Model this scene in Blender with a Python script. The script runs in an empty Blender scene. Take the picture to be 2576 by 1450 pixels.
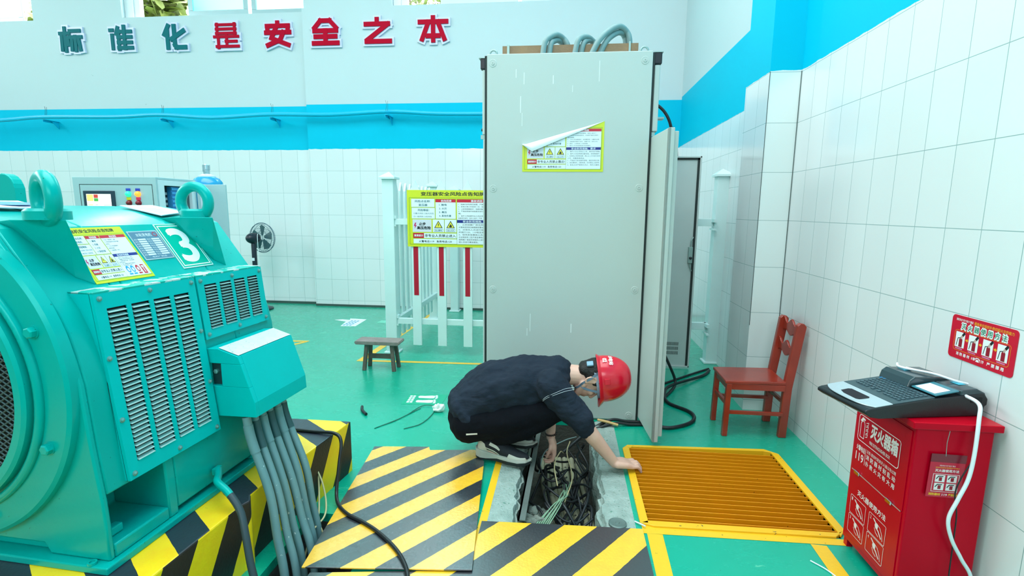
import bpy, bmesh, math, random
from mathutils import Vector, Matrix, noise
PI = math.pi
S = bpy.context.scene
COL = S.collection
rnd = random.Random(7)

# ---------------------------------------------------------------- camera
YAW, PITCH, ROLL = 1.04061743e-01, 1.53329346e-01, 9.22427402e-03
cam_d = bpy.data.cameras.new('camera')
cam = bpy.data.objects.new('camera', cam_d)
COL.objects.link(cam)
_r0 = Vector((math.cos(YAW), math.sin(YAW), 0)); _f0 = Vector((-math.sin(YAW), math.cos(YAW), 0)); _u0 = Vector((0, 0, 1))
_f = _f0 * math.cos(PITCH) - _u0 * math.sin(PITCH)
_u = _u0 * math.cos(PITCH) + _f0 * math.sin(PITCH)
_r = _r0 * math.cos(ROLL) + _u * math.sin(ROLL)
_v = -_r0 * math.sin(ROLL) + _u * math.cos(ROLL)
cam.matrix_world = Matrix(((_r.x, _v.x, -_f.x, 0), (_r.y, _v.y, -_f.y, 0), (_r.z, _v.z, -_f.z, 1.4), (0, 0, 0, 1)))
cam_d.sensor_width = 36.0
cam_d.sensor_fit = 'HORIZONTAL'
cam_d.lens = 1274.78 / 2576 * 36
cam_d.clip_start = 0.05
S.camera = cam

# ---------------------------------------------------------------- world, lights, exposure
W = bpy.data.worlds.new('daylight'); S.world = W; W.use_nodes = True
bg = W.node_tree.nodes['Background']
bg.inputs[0].default_value = (0.93, 1.0, 1.0, 1)
bg.inputs[1].default_value = 16.0
def area(name, loc, target, sx, sy, power, col=(1, 1, 1)):
    d = bpy.data.lights.new(name, 'AREA'); d.shape = 'RECTANGLE'; d.size = sx; d.size_y = sy
    d.energy = power; d.color = col
    o = bpy.data.objects.new(name, d); COL.objects.link(o); o.location = loc
    o.rotation_euler = (Vector(target) - Vector(loc)).to_track_quat('-Z', 'Y').to_euler()
    return o
area('daylight_rear_windows', (-1.3, -4.9, 4.4), (-1.0, 6.5, 1.0), 5.2, 2.0, 180, (1.0, 1.0, 0.99))
area('daylight_left_windows', (-10.3, 2.0, 4.6), (1.0, 2.5, 0.6), 7.0, 1.8, 330, (1.0, 1.0, 0.98))
area('added_overhead_fill', (-1.6, 2.0, 5.9), (-1.6, 2.0, 0.0), 6.0, 4.6, 380, (0.98, 1.0, 1.0))  # added overhead area light, the ceiling has no opening for it
S.view_settings.view_transform = 'Standard'
S.view_settings.look = 'None'
S.view_settings.gamma = 1.0
S.view_settings.use_curve_mapping = False
S.view_settings.exposure = 0.12

# ---------------------------------------------------------------- helpers
def lin(c):
    out = []
    for v in c[:3]:
        v = v / 255.0
        out.append(v / 12.92 if v <= 0.04045 else ((v + 0.055) / 1.055) ** 2.4)
    return (out[0], out[1], out[2], 1.0)

def catmull(pts, n=8, closed=False):
    P = [Vector(p) for p in pts]; out = []
    m = len(P)
    rng = range(m) if closed else range(m - 1)
    for i in rng:
        p1, p2 = P[i], P[(i + 1) % m]
        p0 = P[i - 1] if (i > 0 or closed) else p1 * 2 - p2
        p3 = P[(i + 2) % m] if (i + 2 < m or closed) else p2 * 2 - p1
        for k in range(n):
            t = k / n
            out.append(0.5 * ((2 * p1) + (p2 - p0) * t + (2 * p0 - 5 * p1 + 4 * p2 - p3) * t * t + (3 * p1 - p0 - 3 * p2 + p3) * t ** 3))
    if not closed: out.append(P[-1])
    return out

class MB:
    """collects geometry for ONE mesh object"""
    def __init__(s): s.v = []; s.f = []; s.m = []
    def add(s, vs, fs, M=None, mi=0):
        b = len(s.v)
        for p in vs:
            p = Vector(p)
            s.v.append(M @ p if M is not None else p)
        for q in fs:
            s.f.append(tuple(b + i for i in q)); s.m.append(mi)
        return s
    def box(s, a, b, M=None, mi=0):
        x0, y0, z0 = a; x1, y1, z1 = b
        return s.add([(x0,y0,z0),(x1,y0,z0),(x1,y1,z0),(x0,y1,z0),(x0,y0,z1),(x1,y0,z1),(x1,y1,z1),(x0,y1,z1)],
                     [(0,3,2,1),(4,5,6,7),(0,1,5,4),(1,2,6,5),(2,3,7,6),(3,0,4,7)], M, mi)
    def prism(s, poly, ax, a, b, M=None, mi=0):
        n = len(poly)
        def pt(u, v, w):
            return {'x': (w, u, v), 'y': (u, w, v), 'z': (u, v, w)}[ax]
        vs = [pt(u, v, a) for u, v in poly] + [pt(u, v, b) for u, v in poly]
        fs = [tuple(range(n)), tuple(range(2 * n - 1, n - 1, -1))]
        fs += [((i + 1) % n, i, n + i, n + (i + 1) % n) for i in range(n)]
        return s.add(vs, fs, M, mi)
    def tube(s, path, r, n=8, M=None, mi=0, closed=False):
        P = [Vector(p) for p in path]; m = len(P)
        R = r if isinstance(r, (list, tuple)) else [r] * m
        vs = []; up = None
        for i in range(m):
            if closed: t = P[(i + 1) % m] - P[i - 1]
            else: t = P[min(i + 1, m - 1)] - P[max(i - 1, 0)]
            if t.length < 1e-9: t = Vector((0, 0, 1))
            t.normalize()
            if up is None:
                up = t.cross(Vector((0, 0, 1)))
                if up.length < 0.1: up = t.cross(Vector((1, 0, 0)))
                up.normalize()
            up = (up - t * up.dot(t))
            if up.length < 1e-6: up = t.orthogonal()
            up.normalize()
            w = t.cross(up)
            for k in range(n):
                a = 2 * PI * k / n
                vs.append(P[i] + (up * math.cos(a) + w * math.sin(a)) * R[i])
        fs = []
        for i in range(m if closed else m - 1):
            j = (i + 1) % m
            for k in range(n):
                l = (k + 1) % n
                fs.append((i * n + k, i * n + l, j * n + l, j * n + k))
        if not closed:
            fs.append(tuple(range(n - 1, -1, -1))); fs.append(tuple((m - 1) * n + k for k in range(n)))
        return s.add(vs, fs, M, mi)
    def lathe(s, prof, n=24, M=None, mi=0):
        vs = []; m = len(prof)
        for r, z in prof:
            for k in range(n):
                a = 2 * PI * k / n
                vs.append((r * math.cos(a), r * math.sin(a), z))
        fs = []
        for i in range(m - 1):
            for k in range(n):
                l = (k + 1) % n
                fs.append((i * n + k, i * n + l, (i + 1) * n + l, (i + 1) * n + k))
        fs.append(tuple(range(n - 1, -1, -1))); fs.append(tuple((m - 1) * n + k for k in range(n)))
        return s.add(vs, fs, M, mi)
    def ball(s, c, r, n=16, m=10, M=None, mi=0):
        if not isinstance(r, (list, tuple)): r = (r, r, r)
        c = Vector(c); vs = [c + Vector((0, 0, -r[2]))]
        for i in range(1, m):
            ph = -PI / 2 + PI * i / m
            for k in range(n):
                a = 2 * PI * k / n
                vs.append(c + Vector((r[0] * math.cos(ph) * math.cos(a), r[1] * math.cos(ph) * math.sin(a), r[2] * math.sin(ph))))
        vs.append(c + Vector((0, 0, r[2])))
        fs = [(0, 1 + (k + 1) % n, 1 + k) for k in range(n)]
        for i in range(m - 2):
            for k in range(n):
                l = (k + 1) % n
                fs.append((1 + i * n + k, 1 + i * n + l, 1 + (i + 1) * n + l, 1 + (i + 1) * n + k))
        t = len(vs) - 1; b = 1 + (m - 2) * n
        fs += [(b + k, b + (k + 1) % n, t) for k in range(n)]
        return s.add(vs, fs, M, mi)
    def torus(s, c, R, r, M0=None, n=32, k=12, mi=0):
        path = [Vector((R * math.cos(2 * PI * i / n), R * math.sin(2 * PI * i / n), 0)) for i in range(n)]
        T = Matrix.Translation(Vector(c)) @ (M0 if M0 is not None else Matrix())
        return s.tube([T @ p for p in path], r, k, None, mi, closed=True)
    def quad(s, a, b, c, d, mi=0): return s.add([a, b, c, d], [(0, 1, 2, 3)], None, mi)
    def build(s, name, mat, parent=None, smooth=None, bevel=0, loc=None, seg=2, solid=0):
        me = bpy.data.meshes.new(name)
        me.from_pydata([tuple(p) for p in s.v], [], s.f)
        mats = mat if isinstance(mat, (list, tuple)) else [mat]
        for x in mats: me.materials.append(x)
        if len(mats) > 1: me.polygons.foreach_set('material_index', s.m)
        bm = bmesh.new(); bm.from_mesh(me); bmesh.ops.recalc_face_normals(bm, faces=bm.faces); bm.to_mesh(me); bm.free()
        if smooth:
            me.polygons.foreach_set('use_smooth', [True] * len(me.polygons))
            me.set_sharp_from_angle(angle=math.radians(smooth))
        me.update()
        o = bpy.data.objects.new(name, me); COL.objects.link(o)
        if parent is not None: o.parent = parent
        if loc is not None: o.location = loc
        if bevel:
            b = o.modifiers.new('bevel', 'BEVEL'); b.width = bevel; b.segments = seg; b.limit_method = 'ANGLE'; b.angle_limit = math.radians(40)
            b.harden_normals = False
        return o

def tag(o, label=None, cat=None, group=None, kind=None):
    if label: o['label'] = label
    if cat: o['category'] = cat
    if group: o['group'] = group
    if kind: o['kind'] = kind
    return o

def thing(name, label, cat, loc=(0, 0, 0), rz=0, group=None):
    o = bpy.data.objects.new(name, None); COL.objects.link(o)
    o.empty_display_size = 0.1
    o.location = loc; o.rotation_euler = (0, 0, rz)
    return tag(o, label, cat, group)

def struct(name, mb, mat, parent=None, **k):
    o = mb.build(name, mat, parent, **k)
    if parent is None: o['kind'] = 'structure'
    return o

def copy_tree(o, parent=None):
    c = o.copy(); COL.objects.link(c)
    if parent is not None: c.parent = parent
    for ch in list(o.children): copy_tree(ch, c)
    return c

# ---- lettering: text of the built-in font turned into plain mesh
_tc = {}
def glyphs(txt):
    key = txt
    if key in _tc: return _tc[key]
    cu = bpy.data.curves.new('t', 'FONT'); cu.body = txt; cu.size = 1.0; cu.resolution_u = 8 if len(txt) < 3 else 2
    cu.space_line = 1.0
    o = bpy.data.objects.new('t', cu); COL.objects.link(o)
    dg = bpy.context.evaluated_depsgraph_get(); dg.update()
    me = o.evaluated_get(dg).to_mesh()
    vs = [v.co.copy() for v in me.vertices]; fs = [tuple(p.vertices) for p in me.polygons]
    o.evaluated_get(dg).to_mesh_clear()
    bpy.data.objects.remove(o); bpy.data.curves.remove(cu)
    if vs:
        x0 = min(v.x for v in vs); x1 = max(v.x for v in vs); y0 = min(v.y for v in vs); y1 = max(v.y for v in vs)
    else: x0 = y0 = 0; x1 = y1 = 1
    _tc[key] = (vs, fs, x0, x1, y0, y1)
    return _tc[key]

def put(mb, txt, x0, y0, x1, y1, M, mi=0, bold=0.0, z=0.0, zs=0.00002):
    """fit the text into the box x0..x1, y0..y1 of the plane M"""
    vs, fs, a, b, c, d = glyphs(txt)
    if not vs: return
    sx = (x1 - x0) / max(b - a, 1e-6); sy = (y1 - y0) / max(d - c, 1e-6)
    k = bold * 1.3
    sh = [(0, 0)] if bold < 0.01 else [(0, 0), (k, 0), (-k, 0), (0, k), (0, -k)] if bold < 0.03 else [(k * math.cos(q * PI / 4), k * math.sin(q * PI / 4)) for q in range(8)] + [(0, 0)]
    for i, (ox, oy) in enumerate(sh):
        mb.add([(x0 + (v.x - a + ox) * sx, y0 + (v.y - c + oy) * sy, z + i * zs) for v in vs], fs, M, mi)

def rect(mb, x0, y0, x1, y1, M, mi=0, z=0.0):
    mb.add([(x0, y0, z), (x1, y0, z), (x1, y1, z), (x0, y1, z)], [(0, 1, 2, 3)], M, mi)

def poly(mb, pts, M, mi=0, z=0.0):
    mb.add([(x, y, z) for x, y in pts], [tuple(range(len(pts)))], M, mi)

def frame(mb, x0, y0, x1, y1, t, M, mi=0, z=0.0):
    rect(mb, x0, y0, x1, y0 + t, M, mi, z); rect(mb, x0, y1 - t, x1, y1, M, mi, z)
    rect(mb, x0, y0 + t, x0 + t, y1 - t, M, mi, z); rect(mb, x1 - t, y0 + t, x1, y1 - t, M, mi, z)

def stroke(mb, pts, w, M, mi=0, z=0.0):
    """a flat poly-line of width w on plane M"""
    for i_, ((x0, y0), (x1, y1)) in enumerate(zip(pts, pts[1:])):
        z += 0.00002
        dx, dy = x1 - x0, y1 - y0; l = math.hypot(dx, dy) or 1e-9
        ex, ey = dx / l * w * .35, dy / l * w * .35; nx, ny = -dy / l * w / 2, dx / l * w / 2
        poly(mb, [(x0 - ex + nx, y0 - ey + ny), (x0 - ex - nx, y0 - ey - ny), (x1 + ex - nx, y1 + ey - ny), (x1 + ex + nx, y1 + ey + ny)], M, mi, z)

def plane(o, ex, ey):
    """matrix of a plane with origin o, x axis ex, y axis ey"""
    ex = Vector(ex).normalized(); ey = Vector(ey); ey = (ey - ex * ey.dot(ex)).normalized(); ez = ex.cross(ey)
    o = Vector(o)
    return Matrix(((ex.x, ey.x, ez.x, o.x), (ex.y, ey.y, ez.y, o.y), (ex.z, ey.z, ez.z, o.z), (0, 0, 0, 1)))

# ---------------------------------------------------------------- materials
def new_mat(name):
    m = bpy.data.materials.new(name); m.use_nodes = True
    nt = m.node_tree; b = nt.nodes['Principled BSDF']
    return m, nt, b

def N(nt, typ, **kw):
    n = nt.nodes.new(typ)
    for k, v in kw.items(): setattr(n, k, v)
    return n

def mathn(nt, op, a, b=None, c=None):
    n = N(nt, 'ShaderNodeMath', operation=op)
    for i, v in enumerate((a, b, c)):
        if v is None: continue
        if isinstance(v, (int, float)): n.inputs[i].default_value = v
        else: nt.links.new(v, n.inputs[i])
    return n.outputs[0]

def mixc(nt, fac, a, b):
    n = N(nt, 'ShaderNodeMix', data_type='RGBA')
    for sock, v in ((n.inputs[0], fac), (n.inputs[6], a), (n.inputs[7], b)):
        if isinstance(v, (int, float)): sock.default_value = v
        elif isinstance(v, tuple): sock.default_value = v
        else: nt.links.new(v, sock)
    return n.outputs[2]

def mat(name, c, rough=0.5, metal=0.0, spec=0.5, c2=None, nscale=6.0, bump=0.0, bscale=60.0, coat=0.0, speck=None, thr=0.62):
    """paint / plastic / metal with a soft colour variation, optional dirt specks and bump"""
    m, nt, b = new_mat(name)
    col = lin(c); col2 = lin(c2) if c2 else tuple(min(1, x * 0.9) for x in col[:3]) + (1,)
    tc = N(nt, 'ShaderNodeTexCoord')
    nz = N(nt, 'ShaderNodeTexNoise'); nz.inputs['Scale'].default_value = nscale; nz.inputs['Detail'].default_value = 4
    nt.links.new(tc.outputs['Object'], nz.inputs['Vector'])
    out = mixc(nt, nz.outputs[0], col, col2)
    if speck:
        n2 = N(nt, 'ShaderNodeTexNoise'); n2.inputs['Scale'].default_value = speck[1]; n2.inputs['Detail'].default_value = 6
        nt.links.new(tc.outputs['Object'], n2.inputs['Vector'])
        f = mathn(nt, 'GREATER_THAN', n2.outputs[0], thr)
        out = mixc(nt, f, out, lin(speck[0]))
    nt.links.new(out, b.inputs['Base Color'])
    b.inputs['Roughness'].default_value = rough; b.inputs['Metallic'].default_value = metal
    b.inputs['Specular IOR Level'].default_value = spec
    if coat: b.inputs['Coat Weight'].default_value = coat; b.inputs['Coat Roughness'].default_value = 0.15
    if bump:
        n3 = N(nt, 'ShaderNodeTexNoise'); n3.inputs['Scale'].default_value = bscale; n3.inputs['Detail'].default_value = 5
        nt.links.new(tc.outputs['Object'], n3.inputs['Vector'])
        bp = N(nt, 'ShaderNodeBump'); bp.inputs['Strength'].default_value = bump; bp.inputs['Distance'].default_value = 0.01
        nt.links.new(n3.outputs[0], bp.inputs['Height']); nt.links.new(bp.outputs[0], b.inputs['Normal'])
    return m

def flat(name, c, rough=0.5, emit=0.0):
    m, nt, b = new_mat(name)
    b.inputs['Base Color'].default_value = lin(c); b.inputs['Roughness'].default_value = rough
    if emit:
        b.inputs['Emission Color'].default_value = lin(c); b.inputs['Emission Strength'].default_value = emit
    return m

def stripe_mat(name, a, d, period, ca, cb, rough=0.3, wear=0.6, bump=0.25, rvar=0.15, coat=1.0):
    """hazard stripes: fract((a.P + d)/period) < .5 is the first colour"""
    m, nt, b = new_mat(name)
    tc = N(nt, 'ShaderNodeTexCoord')
    dot = N(nt, 'ShaderNodeVectorMath', operation='DOT_PRODUCT'); dot.inputs[1].default_value = a
    nt.links.new(tc.outputs['Object'], dot.inputs[0])
    nz = N(nt, 'ShaderNodeTexNoise'); nz.inputs['Scale'].default_value = 30; nz.inputs['Detail'].default_value = 3
    nt.links.new(tc.outputs['Object'], nz.inputs['Vector'])
    j = mathn(nt, 'MULTIPLY', mathn(nt, 'SUBTRACT', nz.outputs[0], 0.5), 0.005)
    t = mathn(nt, 'ADD', mathn(nt, 'ADD', dot.outputs['Value'], d + 1000 * period), j)
    fr = mathn(nt, 'FRACT', mathn(nt, 'DIVIDE', t, period))
    f = mathn(nt, 'LESS_THAN', fr, 0.5)
    n2 = N(nt, 'ShaderNodeTexNoise'); n2.inputs['Scale'].default_value = 14; n2.inputs['Detail'].default_value = 8; n2.inputs['Roughness'].default_value = 0.7
    nt.links.new(tc.outputs['Object'], n2.inputs['Vector'])
    ya = mixc(nt, n2.outputs[0], lin(ca), tuple(x * 0.8 for x in lin(ca)[:3]) + (1,))
    kb = mixc(nt, n2.outputs[0], lin(cb), tuple(min(1, x * 1.6 + .004) for x in lin(cb)[:3]) + (1,))
    c = mixc(nt, f, kb, ya)
    w = mathn(nt, 'MULTIPLY', mathn(nt, 'GREATER_THAN', n2.outputs[0], 0.69), wear)
    c = mixc(nt, w, c, lin((70, 66, 60)))
    b.inputs['Coat Weight'].default_value = coat; b.inputs['Coat Roughness'].default_value = 0.34; b.inputs['Coat IOR'].default_value = 2.0
    nt.links.new(c, b.inputs['Base Color'])
    rr = mathn(nt, 'ADD', mathn(nt, 'MULTIPLY', n2.outputs[0], rvar), rough - rvar / 2)
    nt.links.new(rr, b.inputs['Roughness'])
    if bump:
        bp = N(nt, 'ShaderNodeBump'); bp.inputs['Strength'].default_value = bump; bp.inputs['Distance'].default_value = 0.004
        n3 = N(nt, 'ShaderNodeTexNoise'); n3.inputs['Scale'].default_value = 90; n3.inputs['Detail'].default_value = 3
        nt.links.new(tc.outputs['Object'], n3.inputs['Vector'])
        nt.links.new(n3.outputs[0], bp.inputs['Height']); nt.links.new(bp.outputs[0], b.inputs['Normal'])
    return m
# ================================================================ setting
WHITE, TILE, BLUE = (195, 212, 216), (223, 230, 232), (0, 190, 222)
def wall_mat(name, ua, band0, band1, tw, th, u0, z0, yblue=None, white=WHITE, tile=TILE, blue=BLUE):
    """tiles below band0, blue between band0 and band1, plaster above; ua = horizontal axis of the wall"""
    m, nt, b = new_mat(name)
    tc = N(nt, 'ShaderNodeTexCoord'); sp = N(nt, 'ShaderNodeSeparateXYZ'); nt.links.new(tc.outputs['Object'], sp.inputs[0])
    u = sp.outputs[ua]; z = sp.outputs[2]
    cb = N(nt, 'ShaderNodeCombineXYZ')
    nt.links.new(mathn(nt, 'ADD', u, u0 + tw * 100), cb.inputs[0]); nt.links.new(mathn(nt, 'ADD', z, th * 10 - z0), cb.inputs[1])
    br = N(nt, 'ShaderNodeTexBrick'); br.offset = 0.0; br.squash = 1.0
    br.inputs['Scale'].default_value = 1.0; br.inputs['Brick Width'].default_value = tw; br.inputs['Row Height'].default_value = th
    br.inputs['Mortar Size'].default_value = 0.0016; br.inputs['Mortar Smooth'].default_value = 0.1; br.inputs['Bias'].default_value = 0.0
    tl = lin(tile)
    br.inputs['Color1'].default_value = tl
    br.inputs['Color2'].default_value = tuple(x * 0.965 for x in tl[:3]) + (1,)
    br.inputs['Mortar'].default_value = lin((146, 174, 175))
    nt.links.new(cb.outputs[0], br.inputs['Vector'])
    nz = N(nt, 'ShaderNodeTexNoise'); nz.inputs['Scale'].default_value = 1.1; nz.inputs['Detail'].default_value = 3
    nt.links.new(tc.outputs['Object'], nz.inputs['Vector'])
    wc = mixc(nt, nz.outputs[0], lin(white), tuple(x * 0.96 for x in lin(white)[:3]) + (1,))
    n2 = N(nt, 'ShaderNodeTexNoise'); n2.inputs['Scale'].default_value = 9; n2.inputs['Detail'].default_value = 7
    nt.links.new(tc.outputs['Object'], n2.inputs['Vector'])
    scuff = mathn(nt, 'GREATER_THAN', n2.outputs[0], 0.735)
    wc = mixc(nt, mathn(nt, 'MULTIPLY', scuff, 0.35), wc, lin((120, 150, 150)))
    bc = mixc(nt, nz.outputs[0], lin(blue), tuple(x * 0.93 for x in lin(blue)[:3]) + (1,))
    edge = mathn(nt, 'MULTIPLY', mathn(nt, 'SUBTRACT', n2.outputs[0], 0.5), 0.02)
    ze = mathn(nt, 'ADD', z, edge)
    hi = mathn(nt, 'GREATER_THAN', ze, band0)
    top = mathn(nt, 'GREATER_THAN', z, band1)
    if yblue is not None: top = mathn(nt, 'MULTIPLY', top, mathn(nt, 'GREATER_THAN', u, yblue))
    upper = mixc(nt, top, bc, wc)
    c = mixc(nt, hi, br.outputs['Color'], upper)
    nt.links.new(c, b.inputs['Base Color'])
    nt.links.new(mathn(nt, 'ADD', mathn(nt, 'MULTIPLY', hi, 0.45), 0.13), b.inputs['Roughness'])
    nt.links.new(mathn(nt, 'SUBTRACT', 0.5, mathn(nt, 'MULTIPLY', hi, 0.42)), b.inputs['Specular IOR Level'])
    bp = N(nt, 'ShaderNodeBump'); bp.inputs['Strength'].default_value = 0.25; bp.inputs['Distance'].default_value = 0.002
    inv = mathn(nt, 'MULTIPLY', mathn(nt, 'SUBTRACT', 1.0, br.outputs['Fac']), mathn(nt, 'SUBTRACT', 1.0, hi))
    nt.links.new(mathn(nt, 'ADD', inv, mathn(nt, 'MULTIPLY', nz.outputs[0], 0.6)), bp.inputs['Height']); nt.links.new(bp.outputs[0], b.inputs['Normal'])
    return m

m_back = wall_mat('tiled_back_wall', 0, 2.205, 2.795, 0.2395, 0.304, 3.557 - 0.2395 * 20, 0.086)
m_right = wall_mat('tiled_right_wall', 1, 2.305, 9.0, 0.178, 0.317, -1.998, 0.076)
m_far = wall_mat('tiled_far_wall', 1, 2.215, 2.83, 0.235, 0.304, -0.1, 0.086, yblue=3.98)
m_pillar = wall_mat('tiled_pillar', 0, 2.305, 9.0, 0.30, 0.317, -1.26, 0.076, tile=(222, 234, 234))
m_pside = wall_mat('tiled_pillar_side', 1, 2.30, 9.0, 0.24, 0.317, -3.8, 0.076)

# back wall: recessed left stretch, forward right stretch, window openings above
YL, YR = 7.00, 6.89
ZS, ZT, ZW = 4.02, 5.45, 6.0
wins = [(-9.6, -7.67), (-6.28, -3.54), (-2.33, 0.36)]
wb = MB()
wb.box((-10.5, YL, -0.05), (-3.57, YL + 0.3, ZS)); wb.box((-3.57, YR, -0.05), (1.70, YL + 0.3, ZS))
xs = [-10.5] + [v for w_ in wins for v in w_] + [1.70]
for i in range(0, len(xs), 2):
    a, c = xs[i], xs[i + 1]
    if a < -3.57 < c:
        wb.box((a, YL, ZS), (-3.57, YL + 0.3, ZT)); wb.box((-3.57, YR, ZS), (c, YL + 0.3, ZT))
    else: wb.box((a, YL if c < -3.5 else YR, ZS), (c, YL + 0.3, ZT))
wb.box((-10.5, YR, ZT), (1.70, YL + 0.3, ZW))
struct('wall_back', wb, m_back)

XR, XF, XP = 1.485, 1.42, 1.29
struct('wall_right', MB().box((XR, -5.2, -0.05), (XR + 0.3, 3.62, ZW)), m_right)
m_hall = mat('hall_white_plaster', WHITE, 0.7)
struct('wall_left', MB().box((-10.7, -5.2, -0.05), (-10.5, 7.25, ZW)), m_hall)
struct('wall_rear', MB().box((-10.7, -5.4, -0.05), (1.785, -5.2, ZW)), m_hall)
struct('ceiling', MB().box((-10.7, -5.4, ZW), (1.785, 7.25, ZW + 0.2)), m_hall)
struct('wall_far_right', MB().box((XF, 4.05, -0.05), (XR + 0.3, YR + 0.02, ZW)), m_far)
pl = MB(); pl.box((XP, 3.61, -0.05), (XR + 0.29, 4.06, ZW))
for i in range(6): pass
pil = struct('wall_pillar', pl, [m_pillar, m_pside])
for p_ in pil.data.polygons:
    if abs(p_.normal.x) > 0.5: p_.material_index = 1
# blackened corner joints of the pillar
m_grime = mat('corner_grime', (70, 88, 88), 0.8)
struct('trim_1', MB().tube([(XP, 3.609, 0.62), (XP, 3.609, 2.3)], 0.0022, 5).tube([(XR - .002, 3.607, 0.5), (XR - .002, 3.607, 2.3)], 0.002, 5), m_grime)

# skirting kerb line at the foot of the back wall
struct('baseboard_back', MB().box((-10.4, YL - 0.012, 0.0), (-3.57, YL, 0.035)).box((-3.57, YR - 0.012, 0.0), (1.41, YR, 0.03)), mat('dark_skirting', (58, 84, 78), 0.6))

# windows
m_alu = mat('aluminium_frame', (176, 200, 204), 0.35, 0.3)
m_reveal = mat('white_reveal', (236, 240, 244), 0.5)
def glass(name, c, rough):
    m, nt, b = new_mat(name)
    b.inputs['Base Color'].default_value = lin(c); b.inputs['Transmission Weight'].default_value = 1.0
    b.inputs['Roughness'].default_value = rough; b.inputs['IOR'].default_value = 1.3
    return m
m_gl1 = glass('cyan_obscured_glass', (70, 176, 184), 0.5)
m_gl2 = glass('pale_obscured_glass', (110, 178, 172), 0.5)
def window(n, x0, x1, yw, sashes, open_jamb):
    w = thing('window_%d' % n, None, None, (0, 0, 0)); w['kind'] = 'structure'
    yf = yw + 0.06
    fr = MB()
    fr.box((x0, yf + .01, ZS), (x1, yf + 0.11, ZS + 0.02)); fr.box((x0, yf + .01, ZT - 0.05), (x1, yf + 0.11, ZT)); fr.box((x1 - 0.02, yf + .01, ZS), (x1, yf + 0.11, ZT))
    fr.build('window_frame', m_alu, w, bevel=0.004)
    MB().box((x0, yf, ZS), (x0 + open_jamb, yf + 0.12, ZT)).box((x0 + open_jamb, yf + 0.02, ZS), (x0 + open_jamb + 0.09, yf + 0.09, ZT)).build('window_jamb', m_reveal, w, bevel=0.006)
    for i, (a, c) in enumerate(sashes):
        y = yf + 0.02 + 0.03 * (i % 2)
        s = MB(); t = 0.07
        s.box((a, y, ZS + 0.02), (c, y + 0.025, ZS + 0.02 + t)).box((a, y, ZT - 0.05 - t), (c, y + 0.025, ZT - 0.05))
        s.box((a, y, ZS + 0.02 + t), (a + t, y + 0.025, ZT - 0.05 - t)).box((c - t, y, ZS + 0.02 + t), (c, y + 0.025, ZT - 0.05 - t))
        so = s.build('sash', m_alu, w, bevel=0.003)
        MB().box((a + t, y + 0.009, ZS + 0.02 + t), (c - t, y + 0.014, ZT - 0.05 - t)).build('window_pane', m_gl1 if i % 2 == 0 else m_gl2, so)
window(1, -9.6, -7.67, YL, [(-9.3, -8.6), (-8.6, -7.95)], 0.10)
window(2, -6.28, -3.54, YL, [(-5.33, -4.44), (-4.41, -3.56)], 0.13)
window(3, -2.33, 0.36, YR, [(-1.70, -0.68), (-0.64, 0.34)], 0.10)

# floor with its pits
def cells(xs, ys, holes):
    out = []
    for i in range(len(xs) - 1):
        for j in range(len(ys) - 1):
            cx, cy = (xs[i] + xs[i + 1]) / 2, (ys[j] + ys[j + 1]) / 2
            if not any(h[0] < cx < h[2] and h[1] < cy < h[3] for h in holes): out.append((xs[i], ys[j], xs[i + 1], ys[j + 1]))
    return out
PIT = (-0.322, 1.60, 0.345, 3.27)
SIDE = (-1.135, 1.20, -0.80, 2.06)
GRT = (0.405, 2.150, 1.225, 2.945)
holes = [PIT, SIDE, GRT]
fx = sorted({-10.5, 1.60} | {h[0] for h in holes} | {h[2] for h in holes})
fy = sorted({-5.2, 7.0} | {h[1] for h in holes} | {h[3] for h in holes})
fl = MB()
for x0, y0, x1, y1 in cells(fx, fy, holes): fl.box((x0, y0, -0.04), (x1, y1, 0.0))
def floor_mat():
    m, nt, b = new_mat('green_epoxy_floor')
    tc = N(nt, 'ShaderNodeTexCoord')
    nz = N(nt, 'ShaderNodeTexNoise'); nz.inputs['Scale'].default_value = 1.3; nz.inputs['Detail'].default_value = 5
    nt.links.new(tc.outputs['Object'], nz.inputs['Vector'])
    c = mixc(nt, nz.outputs[0], lin((0, 158, 128)), lin((0, 174, 144)))
    n2 = N(nt, 'ShaderNodeTexNoise'); n2.inputs['Scale'].default_value = 7; n2.inputs['Detail'].default_value = 9; n2.inputs['Roughness'].default_value = 0.72
    mp = N(nt, 'ShaderNodeMapping'); mp.inputs['Scale'].default_value = (0.6, 1.8, 1)
    nt.links.new(tc.outputs['Object'], mp.inputs[0]); nt.links.new(mp.outputs[0], n2.inputs['Vector'])
    scr = mathn(nt, 'MULTIPLY', mathn(nt, 'GREATER_THAN', n2.outputs[0], 0.645), 0.45)
    c = mixc(nt, scr, c, lin((120, 214, 176)))
    n3 = N(nt, 'ShaderNodeTexNoise'); n3.inputs['Scale'].default_value = 38; n3.inputs['Detail'].default_value = 4
    nt.links.new(tc.outputs['Object'], n3.inputs['Vector'])
    c = mixc(nt, mathn(nt, 'MULTIPLY', mathn(nt, 'GREATER_THAN', n3.outputs[0], 0.755), 0.6), c, lin((20, 80, 62)))
    nt.links.new(c, b.inputs['Base Color'])
    nt.links.new(mathn(nt, 'ADD', mathn(nt, 'MULTIPLY', n2.outputs[0], 0.24), 0.14), b.inputs['Roughness'])
    b.inputs['Coat Weight'].default_value = 0.4; b.inputs['Coat Roughness'].default_value = 0.28; b.inputs['IOR'].default_value = 1.75; b.inputs['Specular Tint'].default_value = (0.25, 1.0, 0.9, 1)
    bp = N(nt, 'ShaderNodeBump'); bp.inputs['Strength'].default_value = 0.16; bp.inputs['Distance'].default_value = 0.004
    nt.links.new(n2.outputs[0], bp.inputs['Height']); nt.links.new(bp.outputs[0], b.inputs['Normal'])
    return m
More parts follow.
